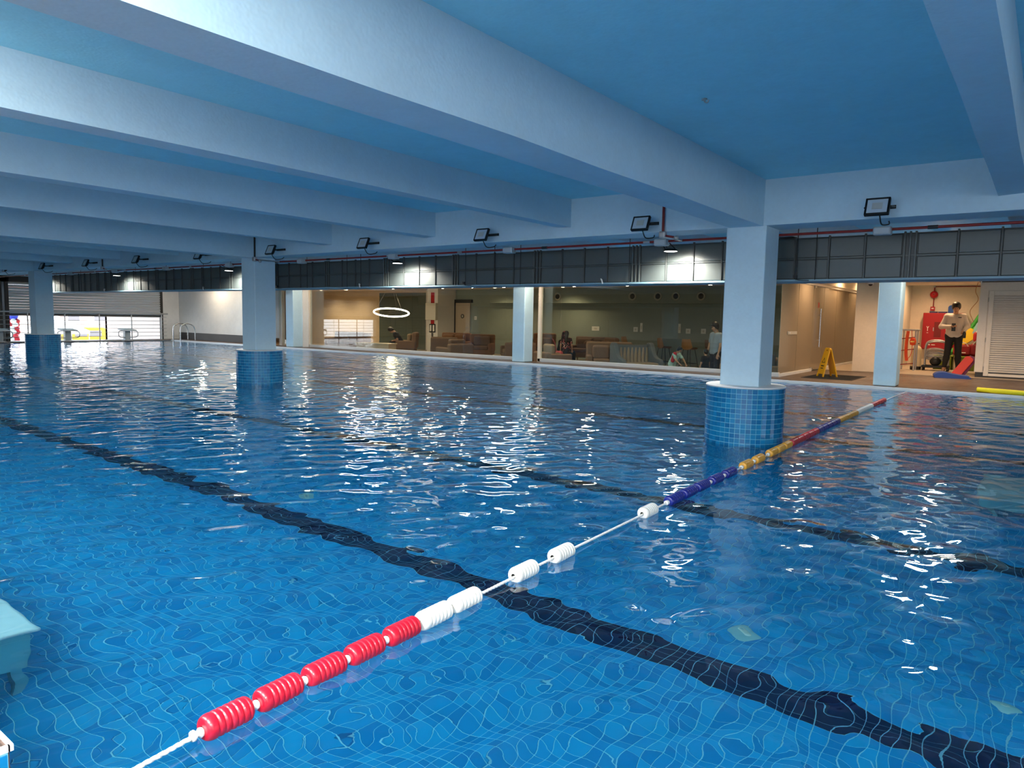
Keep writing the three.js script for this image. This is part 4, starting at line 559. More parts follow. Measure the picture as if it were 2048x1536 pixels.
armchair('low taupe armchair beside the red bag', -11.5, -17.2, 2.6, 0.95, F.taupe, F.sand, 0.66);
armchair('rust brown armchair against the back wall behind the floral dress', -15.4, -22.3, 0.4, 0.9, F.rust, F.rust, 1.05);
armchair('rust brown armchair beside the double wall socket', -12.3, -21.4, -0.6, 0.85, F.rust, F.rust, 1.0);
armchair('wide taupe tufted sofa beside the winged grey sofa', -9.95, -17.8, 0.6, 1.35, F.taupe, F.taupe, 0.98);
armchair('sand coloured armchair behind the boy in a black shirt', -6.75, -18.3, -0.5, 1.0, F.sand, F.sand, 0.98);
armchair('dark brown sofa along the back wall with a rolled cushion', -13.9, -23.4, 0, 1.8, F.brown, F.brown, 0.95);
armchair('sand coloured sofa inside the corner of the tinted glass', -5.5, -17.2, -0.9, 1.2, F.sand, F.slate, 0.8);
{ // winged two seat sofa close to the glass
  const s = thing('winged_sofa', 'grey winged sofa with a channelled beige back close to the glass', 'sofa', [-8.55, LOUNGE, -16.7], 0.95); s.scale.set(0.8, 1, 0.9);
  part(s, 'base', cbox(1.3, 0.22, 0.78, 0, 0.26, 0, 0.04), F.slate);
  for (const k of [-1, 1]) { const sh = new THREE.Shape(); sh.moveTo(0.4, 0.2); sh.lineTo(0.4, 0.5); sh.quadraticCurveTo(0.38, 0.58, 0.26, 0.58); sh.quadraticCurveTo(-0.02, 0.6, -0.1, 0.82); sh.quadraticCurveTo(-0.16, 0.98, -0.3, 0.98); sh.quadraticCurveTo(-0.42, 0.98, -0.42, 0.88); sh.lineTo(-0.4, 0.2); part(s, 'wing', moved(new THREE.ExtrudeGeometry(sh, { depth: 0.1, bevelSize: 0.025, bevelThickness: 0.025, bevelSegments: 3 }), k * 0.66 + 0.05, 0, 0, -Math.PI / 2), F.slate); }
  for (let k = 0; k < 9; k++) { const c = part(s, 'back_channel', new THREE.CapsuleGeometry(0.066, 0.44, 4, 10).scale(1, 1, 0.8).translate(-0.54 + k * 0.135, 0.68, -0.25), F.sand); c.rotation.x = -0.1; }
  part(s, 'back_shell', cbox(1.26, 0.7, 0.1, 0, 0.6, -0.34, 0.04), F.slate);
  for (const k of [-1, 1]) part(s, 'seat_cushion', cbox(0.6, 0.14, 0.6, k * 0.31, 0.43, 0.08, 0.05), F.sand);
  for (const [a, b] of [[1, 1], [1, -1], [-1, 1], [-1, -1]]) part(s, 'leg', bar([a * 0.58, 0, b * 0.3], [a * 0.56, 0.16, b * 0.28], 0.018, 8, 0.026), F.wood);
}
const stool = (label, x, z, turn, m) => {
  const s = thing('bar_stool', label, 'bar stool', [x, LOUNGE, z], turn, 'bar stools along the sage wall');
  const sh = []; for (let i = 0; i <= 14; i++) { const t = i / 14; sh.push(t < 0.5 ? [0.2 - 0.34 * (t * 2), 0.66 + 0.02 * Math.sin(t * 6)] : [-0.14 - 0.08 * ((t - 0.5) * 2), 0.66 + 0.34 * ((t - 0.5) * 2) ** 1.3]); }
  const rows = []; const g = new THREE.BufferGeometry(), P = [], I = []; sh.forEach(([z2, y], i) => { const w2 = i < 8 ? 0.21 : 0.21 - 0.05 * ((i - 8) / 6) ** 2; for (let k = 0; k <= 8; k++) { const u = k / 4 - 1; P.push(u * w2, y + 0.05 * u * u * (i < 10 ? 1 : 0.2), z2 + 0.05 * u * u * (i > 7 ? 1 : 0)); } }); for (let i = 0; i < 14; i++) for (let k = 0; k < 8; k++) { const a = i * 9 + k; I.push(a, a + 9, a + 1, a + 1, a + 9, a + 10); }
  const top = P.length / 3; for (let i = 0; i < top; i++) P.push(P[i * 3], P[i * 3 + 1] - 0.022, P[i * 3 + 2] - 0.012); const n0 = I.length; for (let i = 0; i < n0; i += 3) I.push(I[i] + top, I[i + 2] + top, I[i + 1] + top); g.setAttribute('position', new THREE.Float32BufferAttribute(P, 3)); g.setIndex(I); g.computeVertexNormals(); g.setAttribute('uv', new THREE.Float32BufferAttribute(new Float32Array(P.length / 3 * 2), 2));
  part(s, 'shell_seat', g, m);
  for (const [a, b] of [[1, 1], [1, -1], [-1, 1], [-1, -1]]) part(s, 'leg', bar([a * 0.24, 0, b * 0.22], [a * 0.14, 0.66, b * 0.12], 0.012, 8), M.black);
  part(s, 'foot_ring', [bar([-0.21, 0.2, 0.19], [0.21, 0.2, 0.19], 0.009, 6), bar([-0.21, 0.2, -0.19], [0.21, 0.2, -0.19], 0.009, 6), bar([-0.21, 0.2, 0.19], [-0.21, 0.2, -0.19], 0.009, 6), bar([0.21, 0.2, 0.19], [0.21, 0.2, -0.19], 0.009, 6)], M.black);
};
const ochre = std([0.32, 0.17, 0.06], 0.6), umber = std([0.11, 0.06, 0.035], 0.6);
stool('ochre shell bar stool behind the winged grey sofa', -12.1, -22.9, 2.6, ochre); stool('ochre shell bar stool beside the leaning boy', -10.55, -22.6, 2.5, ochre); stool('ochre shell bar stool between the two boys', -9.5, -22.3, 2.9, ochre); stool('dark umber shell bar stool behind the boy in a black shirt', -8.75, -22.4, 2.6, umber);
{ // tables, counter, ring lamp, fire panel, wall fittings
  const ct = thing('reception_counter', 'low cream reception counter beside the person in black', 'counter', [-20.5, LOUNGE, -18.5], 0.2); part(ct, 'body', cbox(1.5, 0.5, 0.5, 0, 0.25, 0, 0.01), std([0.66, 0.56, 0.42], 0.5)); part(ct, 'top', cbox(1.56, 0.04, 0.56, 0, 0.52, 0, 0.008), std([0.76, 0.68, 0.54], 0.3)); part(ct, 'kick', cbox(1.46, 0.06, 0.46, 0, 0.03, 0), M.black);
  const tb = thing('coffee_table', 'low pale coffee table close to the glass beside the red bag', 'table', [-10.3, LOUNGE, -16.35]); part(tb, 'top', cbox(0.8, 0.04, 0.5, 0, 0.38, 0, 0.01), std([0.5, 0.42, 0.32], 0.4)); for (const [a, b] of [[1, 1], [1, -1], [-1, 1], [-1, -1]]) part(tb, 'leg', bar([a * 0.36, 0, b * 0.2], [a * 0.34, 0.37, b * 0.19], 0.018), F.wood);
  const bc = thing('rolled_cushion', 'dark brown bolster cushion on the sofa along the back wall', 'cushion', [-13.7, 0.27, -23.15]); part(bc, 'body', new THREE.CapsuleGeometry(0.12, 0.5, 6, 16).rotateZ(Math.PI / 2), F.brown); part(bc, 'end_button', [new THREE.SphereGeometry(0.03, 8, 6).translate(0.36, 0, 0), new THREE.SphereGeometry(0.03, 8, 6).translate(-0.36, 0, 0)], F.wood);
  const bs = thing('speaker_box', 'small black box on the armchair row beneath the double socket', 'box', [-11.6, LOUNGE, -20.2]); part(bs, 'body', cbox(0.5, 0.75, 0.4, 0, 0.375, 0, 0.02), M.black); part(bs, 'front', cbox(0.44, 0.66, 0.01, 0, 0.38, 0.2), M.blackMetal);
  const rl = thing('ring_lamp', 'glowing tilted ring pendant lamp over the lounge seats', 'pendant lamp', [-21.9, 1.32, -20.6]); const ring = part(rl, 'light_ring', new THREE.TorusGeometry(0.72, 0.03, 10, 64).rotateX(Math.PI / 2), M.warmGlow); ring.rotation.set(0.14, 0, -0.2); for (const a of [0.4, 2.5, 4.6]) part(rl, 'wire', bar([0.72 * Math.cos(a), 0, 0.72 * Math.sin(a)], [0.1 * Math.cos(a), 1.1, 0.1 * Math.sin(a)], 0.003, 5), M.dullSteel); part(rl, 'ceiling_rose', new THREE.CylinderGeometry(0.12, 0.12, 0.03, 20).translate(0, 1.085, 0), M.whitePlastic);
  const pl = new THREE.PointLight(0xffd9a8, 3.0); pl.position.set(-21.9, 1.25, -20.6); pl.shadow.radius = 10; pl.castShadow = true; scene.add(pl);
  const fp = thing('fire_alarm_unit', 'pale fire alarm panel between red strips on the white pier', 'alarm panel', [-22.1, 0, -23.28]); part(fp, 'red_strip', [cbox(0.2, 0.55, 0.02, 0, 1.97, 0, 0), cbox(0.2, 0.4, 0.02, 0, 0.95, 0)], M.red, 'red vertical sign strip'); part(fp, 'cabinet', cbox(0.62, 0.75, 0.16, 0, 1.4, 0.06, 0.01), std([0.62, 0.6, 0.54], 0.5)); part(fp, 'notice_frame', cbox(0.36, 0.38, 0.02, 0, 0.66, 0.01), M.black); part(fp, 'notice', [cbox(0.1, 0.28, 0.005, -0.09, 0.66, 0.023), cbox(0.1, 0.28, 0.005, 0.09, 0.66, 0.023)], M.whitePlastic); part(fp, 'extinguisher_hose', tube([[0, 0.45, 0.02], [0.03, 0.3, 0.05], [0.06, 0.1, 0.04]], 0.03, 12, 8), M.black); part(fp, 'lower_box', cbox(0.3, 0.3, 0.1, 0.15, 0.0, 0.05, 0.01), M.black);
  const dr = thing('door_3', 'beige door with a round sign in a dark frame on the sage wall', 'door', [-21.35, LOUNGE, BACK], 0, null, ST); part(dr, 'frame', [cbox(0.14, 2.3, 0.1, -0.5, 1.15, 0.05), cbox(1.14, 0.14, 0.1, 0, 2.3, 0.05)], M.black); part(dr, 'leaf', cbox(0.86, 2.22, 0.05, 0.02, 1.11, 0.04, 0.005), std([0.5, 0.42, 0.33], 0.5)); part(dr, 'round_sign', new THREE.CylinderGeometry(0.1, 0.1, 0.01, 24).rotateX(Math.PI / 2).translate(0.02, 1.62, 0.07), std(0x24262a, 0.4)); part(dr, 'sign_mark', [cbox(0.03, 0.1, 0.004, 0.0, 1.62, 0.077), cbox(0.03, 0.1, 0.004, 0.045, 1.62, 0.077)], M.whitePlastic); part(dr, 'handle', [bar([0.36, 1.12, 0.09], [0.24, 1.12, 0.09], 0.012), bar([0.36, 1.12, 0.05], [0.36, 1.12, 0.1], 0.012)], M.dullSteel);
  const plate = (label, x, y, w, h) => { const p = thing('wall_socket', label, 'wall socket', [x, y, BACK + 0.001], 0, 'sockets and switches on the sage wall'); part(p, 'plate', cbox(w, h, 0.015, 0, 0, 0.008, 0.004), M.whitePlastic); part(p, 'rocker', cbox(w * 0.4, h * 0.4, 0.006, 0, 0, 0.017, 0.002), std([0.6, 0.58, 0.52], 0.5)); };
  plate('white light switch beside the beige door', -20.6, 1.15, 0.14, 0.16); plate('double white socket above the rust brown armchairs', -14.38, 0.83, 0.34, 0.17); plate('white socket lowest behind the winged sofa', -12.62, 0.84, 0.18, 0.18); plate('white twin switch higher behind the winged sofa', -12.38, 0.92, 0.1, 0.34); plate('white twin switch above the ochre stools', -10.84, 0.92, 0.1, 0.34); plate('white socket between the ochre stools', -10.5, 0.83, 0.18, 0.18); plate('white socket above the umber stool', -9.92, 0.84, 0.18, 0.18);
  solo('wall_bulkhead', box(-19.5, -4.66, 1.82, 2.42, -24.1, BACK), M.sage, 'sage green bulkhead along the top of the lounge back wall', 'wall', null, 0, null, ST);
  for (const [x, l] of [[-16.81, 'round air nozzle above the seated women'], [-15.95, 'round air nozzle above the standing floral dress'], [-12.59, 'round air nozzle above the winged sofa'], [-11.55, 'round air nozzle above the ochre stool row'], [-10.85, 'round air nozzle beside its pair over the stools'], [-9.9, 'round air nozzle above the umber stool'], [-8.9, 'round air nozzle closest to the glass door']]) { const n = thing('air_nozzle', l, 'air nozzle', [x, 2.08, -24.1], 0, 'round air nozzles on the bulkhead'); part(n, 'ring', lathe([[0.11, 0], [0.16, 0.0], [0.165, 0.03], [0.13, 0.05], [0.1, 0.03]], 24).rotateX(Math.PI / 2), std([0.4, 0.42, 0.36], 0.5)); part(n, 'cone', lathe([[0, 0.03], [0.05, 0.025], [0.1, -0.0], [0.1, 0.01]], 20).rotateX(Math.PI / 2), M.darkSkirt); }
}
// ---------------------------------------------------------------- people
function nets(sdf, lo, hi, cell) { // smooth surface of sdf = 0
  const n = [0, 1, 2].map((k) => Math.ceil((hi[k] - lo[k]) / cell) + 2), D = new Float32Array(n[0] * n[1] * n[2]), at = (i, j, k) => (k * n[1] + j) * n[0] + i, P = [], I = [], id = new Int32Array(D.length).fill(-1);
  for (let k = 0; k < n[2]; k++) for (let j = 0; j < n[1]; j++) for (let i = 0; i < n[0]; i++) D[at(i, j, k)] = sdf(lo[0] + i * cell, lo[1] + j * cell, lo[2] + k * cell);
  const C = [[0, 0, 0], [1, 0, 0], [0, 1, 0], [1, 1, 0], [0, 0, 1], [1, 0, 1], [0, 1, 1], [1, 1, 1]], E2 = [[0, 1], [2, 3], [4, 5], [6, 7], [0, 2], [1, 3], [4, 6], [5, 7], [0, 4], [1, 5], [2, 6], [3, 7]];
  for (let k = 0; k < n[2] - 1; k++) for (let j = 0; j < n[1] - 1; j++) for (let i = 0; i < n[0] - 1; i++) {
    const d = C.map(([a, b, c]) => D[at(i + a, j + b, k + c)]); let neg = 0; for (const v of d) if (v < 0) neg++; if (!neg || neg === 8) continue;
    let x = 0, y = 0, z = 0, m = 0; for (const [a, b] of E2) if ((d[a] < 0) !== (d[b] < 0)) { const t = d[a] / (d[a] - d[b]); x += C[a][0] + t * (C[b][0] - C[a][0]); y += C[a][1] + t * (C[b][1] - C[a][1]); z += C[a][2] + t * (C[b][2] - C[a][2]); m++; }
    id[at(i, j, k)] = P.length / 3; P.push(lo[0] + (i + x / m) * cell, lo[1] + (j + y / m) * cell, lo[2] + (k + z / m) * cell);
  }
  for (let k = 1; k < n[2] - 1; k++) for (let j = 1; j < n[1] - 1; j++) for (let i = 1; i < n[0] - 1; i++) for (let ax = 0; ax < 3; ax++) {
    const o = [[1, 0, 0], [0, 1, 0], [0, 0, 1]][ax], a = D[at(i, j, k)] < 0, b = D[at(i + o[0], j + o[1], k + o[2])] < 0; if (a === b) continue;
    const u = [[0, 1, 0], [0, 0, 1], [1, 0, 0]][ax], v = [[0, 0, 1], [1, 0, 0], [0, 1, 0]][ax], q = [id[at(i - u[0] - v[0], j - u[1] - v[1], k - u[2] - v[2])], id[at(i - v[0], j - v[1], k - v[2])], id[at(i, j, k)], id[at(i - u[0], j - u[1], k - u[2])]];
    if (q.some((e) => e < 0)) continue; if (a) I.push(q[0], q[1], q[2], q[0], q[2], q[3]); else I.push(q[0], q[2], q[1], q[0], q[3], q[2]);
  }
  const N = new Float32Array(P.length), e = cell * 0.5; for (let i = 0; i < P.length; i += 3) { const [x, y, z] = [P[i], P[i + 1], P[i + 2]], a = sdf(x + e, y, z) - sdf(x - e, y, z), b = sdf(x, y + e, z) - sdf(x, y - e, z), c = sdf(x, y, z + e) - sdf(x, y, z - e), l = Math.hypot(a, b, c) || 1; N[i] = a / l; N[i + 1] = b / l; N[i + 2] = c / l; }
  const g = new THREE.BufferGeometry(); g.setAttribute('position', new THREE.Float32BufferAttribute(P, 3)); g.setAttribute('normal', new THREE.BufferAttribute(N, 3)); g.setAttribute('uv', new THREE.Float32BufferAttribute(new Float32Array(P.length / 3 * 2).map((_, i) => P[Math.floor(i / 2) * 3 + (i % 2)]), 2)); g.setIndex(I); return g;
}
function capsules(list, k = 0.02, grow = 0) { // list of [a, b, ra, rb]; smooth union of tapered capsules
  const L = list.map(([a, b, ra, rb]) => { const d = [b[0] - a[0], b[1] - a[1], b[2] - a[2]]; return [a, d, d[0] ** 2 + d[1] ** 2 + d[2] ** 2 || 1e-9, ra + grow, (rb ?? ra) - ra]; });
  return (x, y, z) => { let r = 9; for (const [a, d, q, ra, dr] of L) { const px = x - a[0], py = y - a[1], pz = z - a[2]; let t = (px * d[0] + py * d[1] + pz * d[2]) / q; t = t < 0 ? 0 : t > 1 ? 1 : t; const v = Math.hypot(px - t * d[0], py - t * d[1], pz - t * d[2]) - ra - dr * t; const h = Math.max(k - Math.abs(r - v), 0) / k; r = Math.min(r, v) - h * h * k * 0.25; } return r; };
}
function bounds(list, pad) { const lo = [9, 9, 9], hi = [-9, -9, -9]; for (const [a, b, ra, rb] of list) for (const [p, r] of [[a, ra], [b, rb ?? ra]]) for (let k = 0; k < 3; k++) { lo[k] = Math.min(lo[k], p[k] - r - pad); hi[k] = Math.max(hi[k], p[k] + r + pad); } return [lo, hi]; }
const capMesh = (list, cell, k = 0.02, grow = 0, cut) => { const f = capsules(list, k, grow), [lo, hi] = bounds(list, grow + 0.03); return nets(cut ? (x, y, z) => Math.max(f(x, y, z), cut(x, y, z)) : f, lo, hi, cell); };
function person(o) { // own axes: faces +z, feet at y = 0
  const s = o.height / 1.75, S = (p) => p.map((v) => v * s), mid = (a, b, t) => a.map((v, k) => v + (b[k] - v) * t), g = thing('person', o.label, 'person', o.at, o.turn ?? 0, o.group), cell = o.cell ?? 0.016;
  const J = o.sit ? { pelvis: [0, 0.47, 0] } : { pelvis: [0, 0.93, 0] }; const lean = o.lean ?? 0, up = (h, f = 0, x = 0) => [x, J.pelvis[1] + h * Math.cos(lean) - f * Math.sin(lean), h * Math.sin(lean) + f * Math.cos(lean)];
  const hd = o.head ?? 0, neck = up(0.55), head = [0, neck[1] + 0.15 * Math.cos(lean + hd), neck[2] + 0.15 * Math.sin(lean + hd) + 0.01], hf = (fx, fy, fz) => { const a = lean + hd; return [head[0] + fx, head[1] + fy * Math.cos(a) - fz * Math.sin(a), head[2] + fy * Math.sin(a) + fz * Math.cos(a)]; };
  const sh = (k) => up(0.47, 0, k * 0.175), hip = (k) => [k * 0.09, J.pelvis[1] - 0.01, 0], kn = (k) => (o.legs ? o.legs[k > 0 ? 0 : 1][0] : o.sit ? [k * 0.11, 0.5, 0.42] : [k * 0.1, 0.5, 0.02]), an = (k) => (o.legs ? o.legs[k > 0 ? 0 : 1][1] : o.sit ? [k * 0.11, 0.08, 0.4] : [k * 0.1, 0.08, -0.01]), toe = (k) => { const a = an(k); return [a[0] * 1.15, a[1] - 0.045, a[2] + 0.15]; };
  const el = (k) => (o.arms ? o.arms[k > 0 ? 0 : 1][0] : up(0.2, 0.02, k * 0.25)), wr = (k) => (o.arms ? o.arms[k > 0 ? 0 : 1][1] : o.sit ? [k * 0.14, 0.58, 0.3] : up(-0.03, 0.1, k * 0.26));
  const map4 = (l) => l.map(([a, b, ra, rb]) => [S(a), S(b), ra * s, (rb ?? ra) * s]);
  const torso = [[up(0.02, 0, 0.065), up(0.22, 0.0, 0.055), 0.115, 0.105], [up(0.02, 0, -0.065), up(0.22, 0, -0.055), 0.115, 0.105], [up(0.22, 0, 0.055), up(0.42, 0, 0.085), 0.105, 0.1], [up(0.22, 0, -0.055), up(0.42, 0, -0.085), 0.105, 0.1], [sh(1), sh(-1), 0.055, 0.055]];
  const armsU = [1, -1].map((k) => [sh(k), el(k), 0.052, 0.042]), armsL = [1, -1].map((k) => [el(k), wr(k), 0.041, 0.029]), thigh = [1, -1].map((k) => [hip(k), kn(k), 0.088, 0.058]), calf = [1, -1].flatMap((k) => [[kn(k), mid(kn(k), an(k), 0.35), 0.055, 0.056], [mid(kn(k), an(k), 0.35), an(k), 0.056, 0.036]]), feet = [1, -1].map((k) => [an(k), toe(k), 0.042, 0.03]);
  const headC = [[neck, hf(0, -0.02, 0), 0.056, 0.05], [hf(0, -0.01, -0.01), hf(0, 0.05, -0.005), 0.082, 0.088], [hf(0, -0.075, 0.045), hf(0, -0.02, 0.04), 0.042, 0.058], [hf(0, 0.005, 0.088), hf(0, -0.025, 0.1), 0.009, 0.015], [hf(0.084, -0.005, -0.005), hf(0.086, 0.02, -0.012), 0.014, 0.016], [hf(-0.084, -0.005, -0.005), hf(-0.086, 0.02, -0.012), 0.014, 0.016]];
  const hands = []; for (const k of [1, -1]) { const w = wr(k), e = el(k); let d = w.map((v, i) => v - e[i]); const l = Math.hypot(...d); d = d.map((v) => v / l); const side = k > 0 ? -1 : 1, lat = [d[1] * 0 - d[2] * 1, 0, d[0]].map((v) => v), ll = Math.hypot(...lat) || 1, L = ll > 0.2 ? lat.map((v) => v / ll) : [1, 0, 0], c = [d[1] * L[2] - d[2] * L[1], d[2] * L[0] - d[0] * L[2], d[0] * L[1] - d[1] * L[0]], pt = (a, b, q) => w.map((v, i) => v + d[i] * a + L[i] * b + c[i] * q), H = [[w, pt(0.05, 0, 0), 0.028, 0.03], [pt(0.04, 0.02, 0), pt(0.085, 0.026, 0), 0.02, 0.016], [pt(0.04, -0.02, 0), pt(0.08, -0.026, 0), 0.02, 0.016]]; [[0.032, 0.06], [0.011, 0.07], [-0.011, 0.066], [-0.031, 0.05]].forEach(([b, fl]) => { H.push([pt(0.085, b, 0), pt(0.085 + fl * 0.5, b, -0.012 * side), 0.0095, 0.009], [pt(0.085 + fl * 0.5, b, -0.012 * side), pt(0.085 + fl * 0.75, b * 0.9, -0.038 * side), 0.009, 0.008]); }); H.push([pt(0.02, 0.025 * side, 0), pt(0.055, 0.05 * side, -0.015 * side), 0.013, 0.011], [pt(0.055, 0.05 * side, -0.015 * side), pt(0.085, 0.045 * side, -0.034 * side), 0.011, 0.009]); hands.push(map4(H)); }
  const skin = std(o.skin ?? [0.42, 0.24, 0.15], 0.55), all = map4([...torso, ...armsU, ...armsL, ...thigh, ...calf, ...feet]);
  const bodyG = [capMesh([...all, ...map4(headC.slice(0, 1))], cell, 0.03 * s), capMesh(map4(headC), o.fine ?? 0.009, 0.018 * s), ...hands.map((h) => capMesh(h, o.fineHand ?? 0.006, 0.008))];
  part(g, 'body', bodyG, skin);
  const shirtL = map4([...torso, ...armsU, ...(o.longSleeve ? armsL.map(([a, b, ra, rb]) => [a, mid(a, b, 0.93), ra, rb]) : [])].map((c, i) => (!o.longSleeve && i >= 5 ? [c[0], mid(c[0], c[1], 0.62), c[2], c[3] + 0.006] : c)));
  const hem = S([0, J.pelvis[1] - 0.06, 0])[1]; if (o.shirt) { const sm = capMesh(shirtL, cell, 0.035 * s, 0.017 * s, (x, y, z) => Math.max(hem - y, -1)); part(g, o.dress ? 'dress_top' : 'shirt', sm, o.shirt); }
  if (o.trousers) { const cut = o.shorts ? 0.6 : 0.94; part(g, 'trousers', capMesh(map4([...thigh, ...(o.shorts ? [] : calf.map(([a, b, ra, rb], i) => [a, i % 2 ? mid(a, b, o.crop ?? 0.95) : b, ra, rb])), [hip(1), hip(-1), 0.1, 0.1]]), cell, 0.03 * s, 0.014 * s), o.trousers); }
  if (o.skirt) part(g, 'skirt', o.sit ? capMesh(map4([...thigh, ...calf, [mid(kn(1), kn(-1), 0.5), mid(an(1), an(-1), 0.5), 0.12, 0.14], [J.pelvis, mid(kn(1), kn(-1), 0.5), 0.14, 0.12]]), cell, 0.08 * s, 0.03 * s) : lathe([[0.13 * s, 0.98 * s], [0.17 * s, 0.85 * s], [0.2 * s, 0.5 * s], [0.26 * s, 0.06 * s], [0.2 * s, 0.05 * s]], 28), o.skirt);
  const eyes = [1, -1].map((k) => new THREE.SphereGeometry(0.008 * s, 8, 6).translate(...S(hf(k * 0.031, 0.018, 0.083)))); part(g, 'eyes', eyes, M.black); part(g, 'mouth', bar(S(hf(-0.02, -0.05, 0.094)), S(hf(0.02, -0.05, 0.094)), 0.005 * s, 6), std([0.3, 0.1, 0.09], 0.5));
  if (o.hair) { const f = capsules(map4([[hf(0, 0.02, -0.015), hf(0, 0.06, -0.01), 0.1, 0.098], [hf(0, 0.085, 0.03), hf(0, 0.075, 0.06), 0.045, 0.03], ...(o.longHair ? [[hf(0, 0, -0.05), up(0.3, -0.1), 0.085, 0.06]] : [[hf(0, -0.03, -0.04), hf(0, 0.02, -0.03), 0.07, 0.08]])]), 0.03 * s), fc = S(hf(0, -0.03, 0.11)), [lo, hi] = bounds(map4([[hf(0, 0.05, 0), up(o.longHair ? 0.25 : 0.55, -0.1), 0.15, 0.1]]), 0.03); part(g, 'hair', nets((x, y, z) => Math.max(f(x, y, z), 0.088 * s - Math.hypot(x - fc[0], y - fc[1], z - fc[2])), lo, hi, o.fine ?? 0.009), o.hair); }
  if (o.scarf) { const f = capsules(map4([[hf(0, -0.02, -0.01), hf(0, 0.06, -0.01), 0.105, 0.104], [hf(0, -0.08, -0.01), up(0.42, 0.02), 0.1, 0.17]]), 0.05 * s), fc = S(hf(0, -0.02, 0.125)), [lo, hi] = bounds(map4([[hf(0, 0.06, 0), up(0.4, 0), 0.2, 0.26]]), 0.02); part(g, 'headscarf', nets((x, y, z) => Math.max(f(x, y, z), 0.082 * s - Math.hypot(x - fc[0], y - fc[1], z - fc[2])), lo, hi, 0.011), o.scarf); if (o.under) part(g, 'under_scarf', new THREE.TorusGeometry(0.083 * s, 0.014 * s, 8, 28).applyMatrix4(new THREE.Matrix4().makeRotationX(lean + hd).setPosition(...S(hf(0, -0.01, 0.062)))), o.under); }
  if (o.cap) { part(g, 'cap', [new THREE.SphereGeometry(0.106 * s, 20, 12, 0, 6.283, 0, 1.45).translate(...S(hf(0, 0.04, -0.005))), new THREE.CylinderGeometry(0.09 * s, 0.09 * s, 0.008 * s, 20, 1, false, -1.2, 2.4).scale(1, 1, 1.3).translate(...S(hf(0, 0.052, 0.06)))], o.cap); }
  return { g, S, wr, up, hf };
}
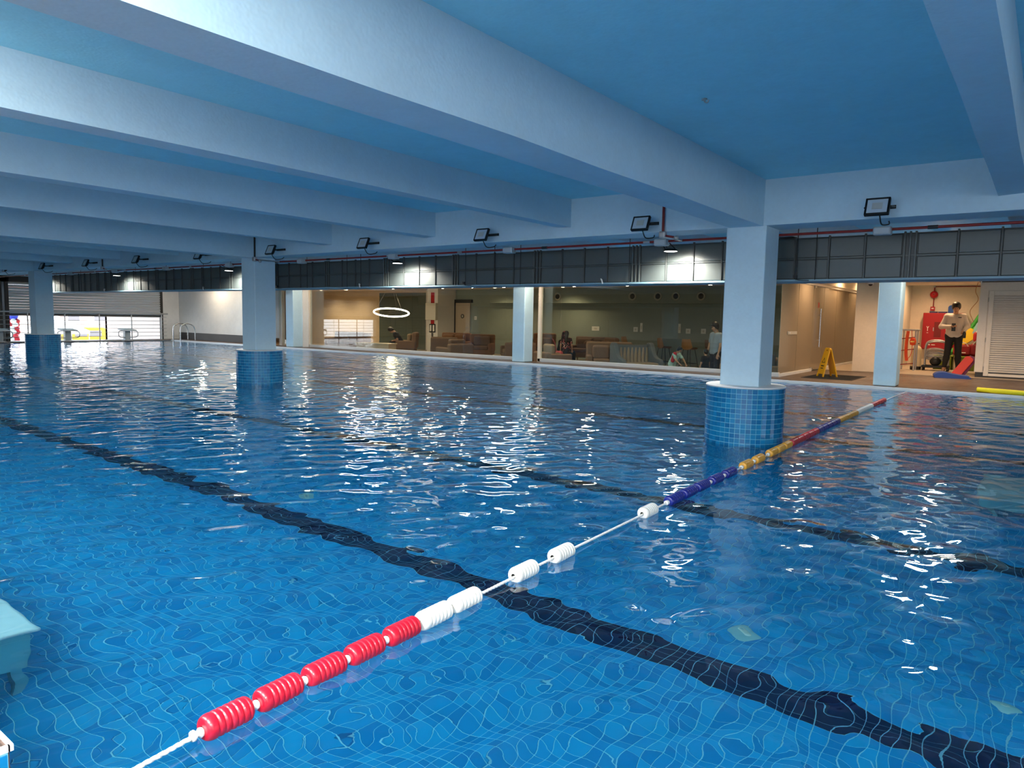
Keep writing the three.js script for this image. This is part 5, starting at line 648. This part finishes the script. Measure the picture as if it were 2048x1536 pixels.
{
  const navy = std([0.012, 0.014, 0.022], 0.8, { map: fabricMap }), black = std([0.01, 0.011, 0.014], 0.8, { map: fabricMap }), hairM = std([0.008, 0.007, 0.008], 0.5);
  const floral = (() => { const r = mulberry(17), spots = Array.from({ length: 60 }, () => [r(), r(), 0.02 + 0.035 * r(), r()]); return std(0xffffff, 0.85, { map: dataTex(256, (u, v) => { for (const [a, b, q, t] of spots) { const du = Math.min(Math.abs(u - a), 1 - Math.abs(u - a)), dv = Math.min(Math.abs(v - b), 1 - Math.abs(v - b)); if (Math.hypot(du, dv) < q) return t < 0.5 ? [0.75, 0.42, 0.45] : t < 0.75 ? [0.78, 0.7, 0.66] : [0.4, 0.12, 0.2]; } return [0.07, 0.06, 0.1]; }, true, 3) }); })();
  const white = std([0.68, 0.62, 0.56], 0.8, { map: fabricMap });
  // standing man in the recess
  const man = person({ label: 'person in a white long sleeve top and black trousers looking down at a phone', at: [-1.9, DECK, -20.75], turn: 0.12, height: 1.73, cell: 0.013, fine: 0.007, fineHand: 0.0045, longSleeve: true, shirt: white, trousers: black, crop: 0.8, hair: hairM, head: 0.42, lean: 0.03, legs: [[[0.11, 0.49, 0.02], [0.13, 0.08, -0.02]], [[-0.12, 0.49, 0.03], [-0.17, 0.08, 0.03]]], arms: [[[0.27, 1.16, 0.02], [0.2, 1.06, 0.2]], [[-0.29, 1.14, 0.04], [-0.08, 1.14, 0.26]]] });
  part(man.g, 'chest_print', cbox(0.07, 0.02, 0.004, 0.09, 1.36, 0.128), M.darkSkirt);
  const ph = thing('phone', 'dark phone held at the chest by the person in white', 'phone', [-1.925, DECK + 1.1, -20.42], 0.12); part(ph, 'body', cbox(0.085, 0.19, 0.012, 0.03, 0.02, 0, 0.004), M.black); part(ph, 'screen', cbox(0.076, 0.17, 0.002, 0.03, 0.02, -0.007), M.blackMetal);
  const bt = thing('drink_bottle', 'black drink bottle held low by the person in white', 'bottle', [-1.665, DECK + 0.86, -20.45]); part(bt, 'body', lathe([[0, 0], [0.036, 0], [0.038, 0.01], [0.038, 0.12], [0.02, 0.15], [0.018, 0.17], [0, 0.17]], 18), M.black); part(bt, 'lid', new THREE.CylinderGeometry(0.022, 0.022, 0.03, 14).translate(0, 0.18, 0), M.dullSteel);
  // people in the lounge
  const L = LOUNGE, G = 'people in the lounge';
  person({ label: 'person in a black shirt hunched over on the taupe armchair', at: [-21.15, L, -20.45], turn: -0.95, height: 1.72, sit: true, lean: 0.55, head: 0.5, shirt: navy, trousers: navy, shorts: true, hair: hairM, longHair: false, group: G, cell: 0.02, skin: [0.4, 0.22, 0.15] });
  person({ label: 'seated woman in a dark headscarf with a white under scarf', at: [-13.85, L + 0.05, -19.2], turn: 2.0, height: 1.62, sit: true, shirt: black, skirt: black, scarf: std([0.02, 0.03, 0.028], 0.85), under: std([0.6, 0.62, 0.64], 0.8), longSleeve: true, group: G, cell: 0.022 });
  person({ label: 'woman with dark hair in a floral dress standing by the armchairs', at: [-11.95, L, -18.6], turn: -2.6, height: 1.2, shirt: floral, skirt: black, hair: hairM, group: G, cell: 0.02, longHair: true });
  person({ label: 'seated person in a floral headscarf facing the floral dress', at: [-12.75, L, -19.6], turn: 1.4, height: 1.58, sit: true, lean: 0.15, shirt: black, skirt: black, scarf: floral, longSleeve: true, group: G, cell: 0.022 });
  person({ label: 'person in a black cap and pale blue shirt standing behind the glass by the column', at: [-6.55, L, -17.0], turn: -0.6, height: 1.58, shirt: std([0.3, 0.38, 0.46], 0.8, { map: fabricMap }), trousers: navy, cap: black, hair: hairM, head: 0.3, group: G, cell: 0.02 });
  const kid = person({ label: 'boy in a mint and red shirt leaning forward behind the glass', at: [-7.4, L, -16.35], turn: 1.35, height: 1.02, lean: 0.5, head: 0.1, shirt: std([0.45, 0.66, 0.58], 0.8, { map: fabricMap }), trousers: std([0.4, 0.6, 0.54], 0.8), hair: hairM, group: G, cell: 0.015, arms: [[[0.26, 1.1, 0.4], [0.2, 0.95, 0.55]], [[-0.26, 1.1, 0.4], [-0.2, 0.95, 0.55]]] });
  part(kid.g, 'red_stripe', capMesh([[kid.S(kid.up(0.5, 0.02, -0.16)), kid.S(kid.up(0.2, 0.06, -0.15)), 0.05 * 0.58, 0.05 * 0.58]], 0.012, 0.01, 0.022), std([0.5, 0.03, 0.04], 0.8));
  person({ label: 'boy in a black shirt beside the winged sofa behind the glass', at: [-6.52, L, -16.3], turn: -1.9, height: 0.93, shirt: black, trousers: black, shorts: true, hair: hairM, group: G, cell: 0.015 });
  const rb = thing('red_bag', 'coral red shoulder bag standing beside the floral dress', 'bag', [-11.75, L, -17.9], 0.4); part(rb, 'body', cbox(0.24, 0.62, 0.16, 0, 0.32, 0, 0.07), std([0.42, 0.07, 0.09], 0.7)); part(rb, 'strap', tube([[-0.08, 0.6, 0], [-0.14, 0.85, 0], [-0.22, 1.0, 0]], 0.014, 14, 6), std([0.3, 0.06, 0.08], 0.7));
}

scene.traverse((o) => { if (o.isMesh) { o.castShadow = true; o.receiveShadow = true; } });
renderer.render(scene, camera);
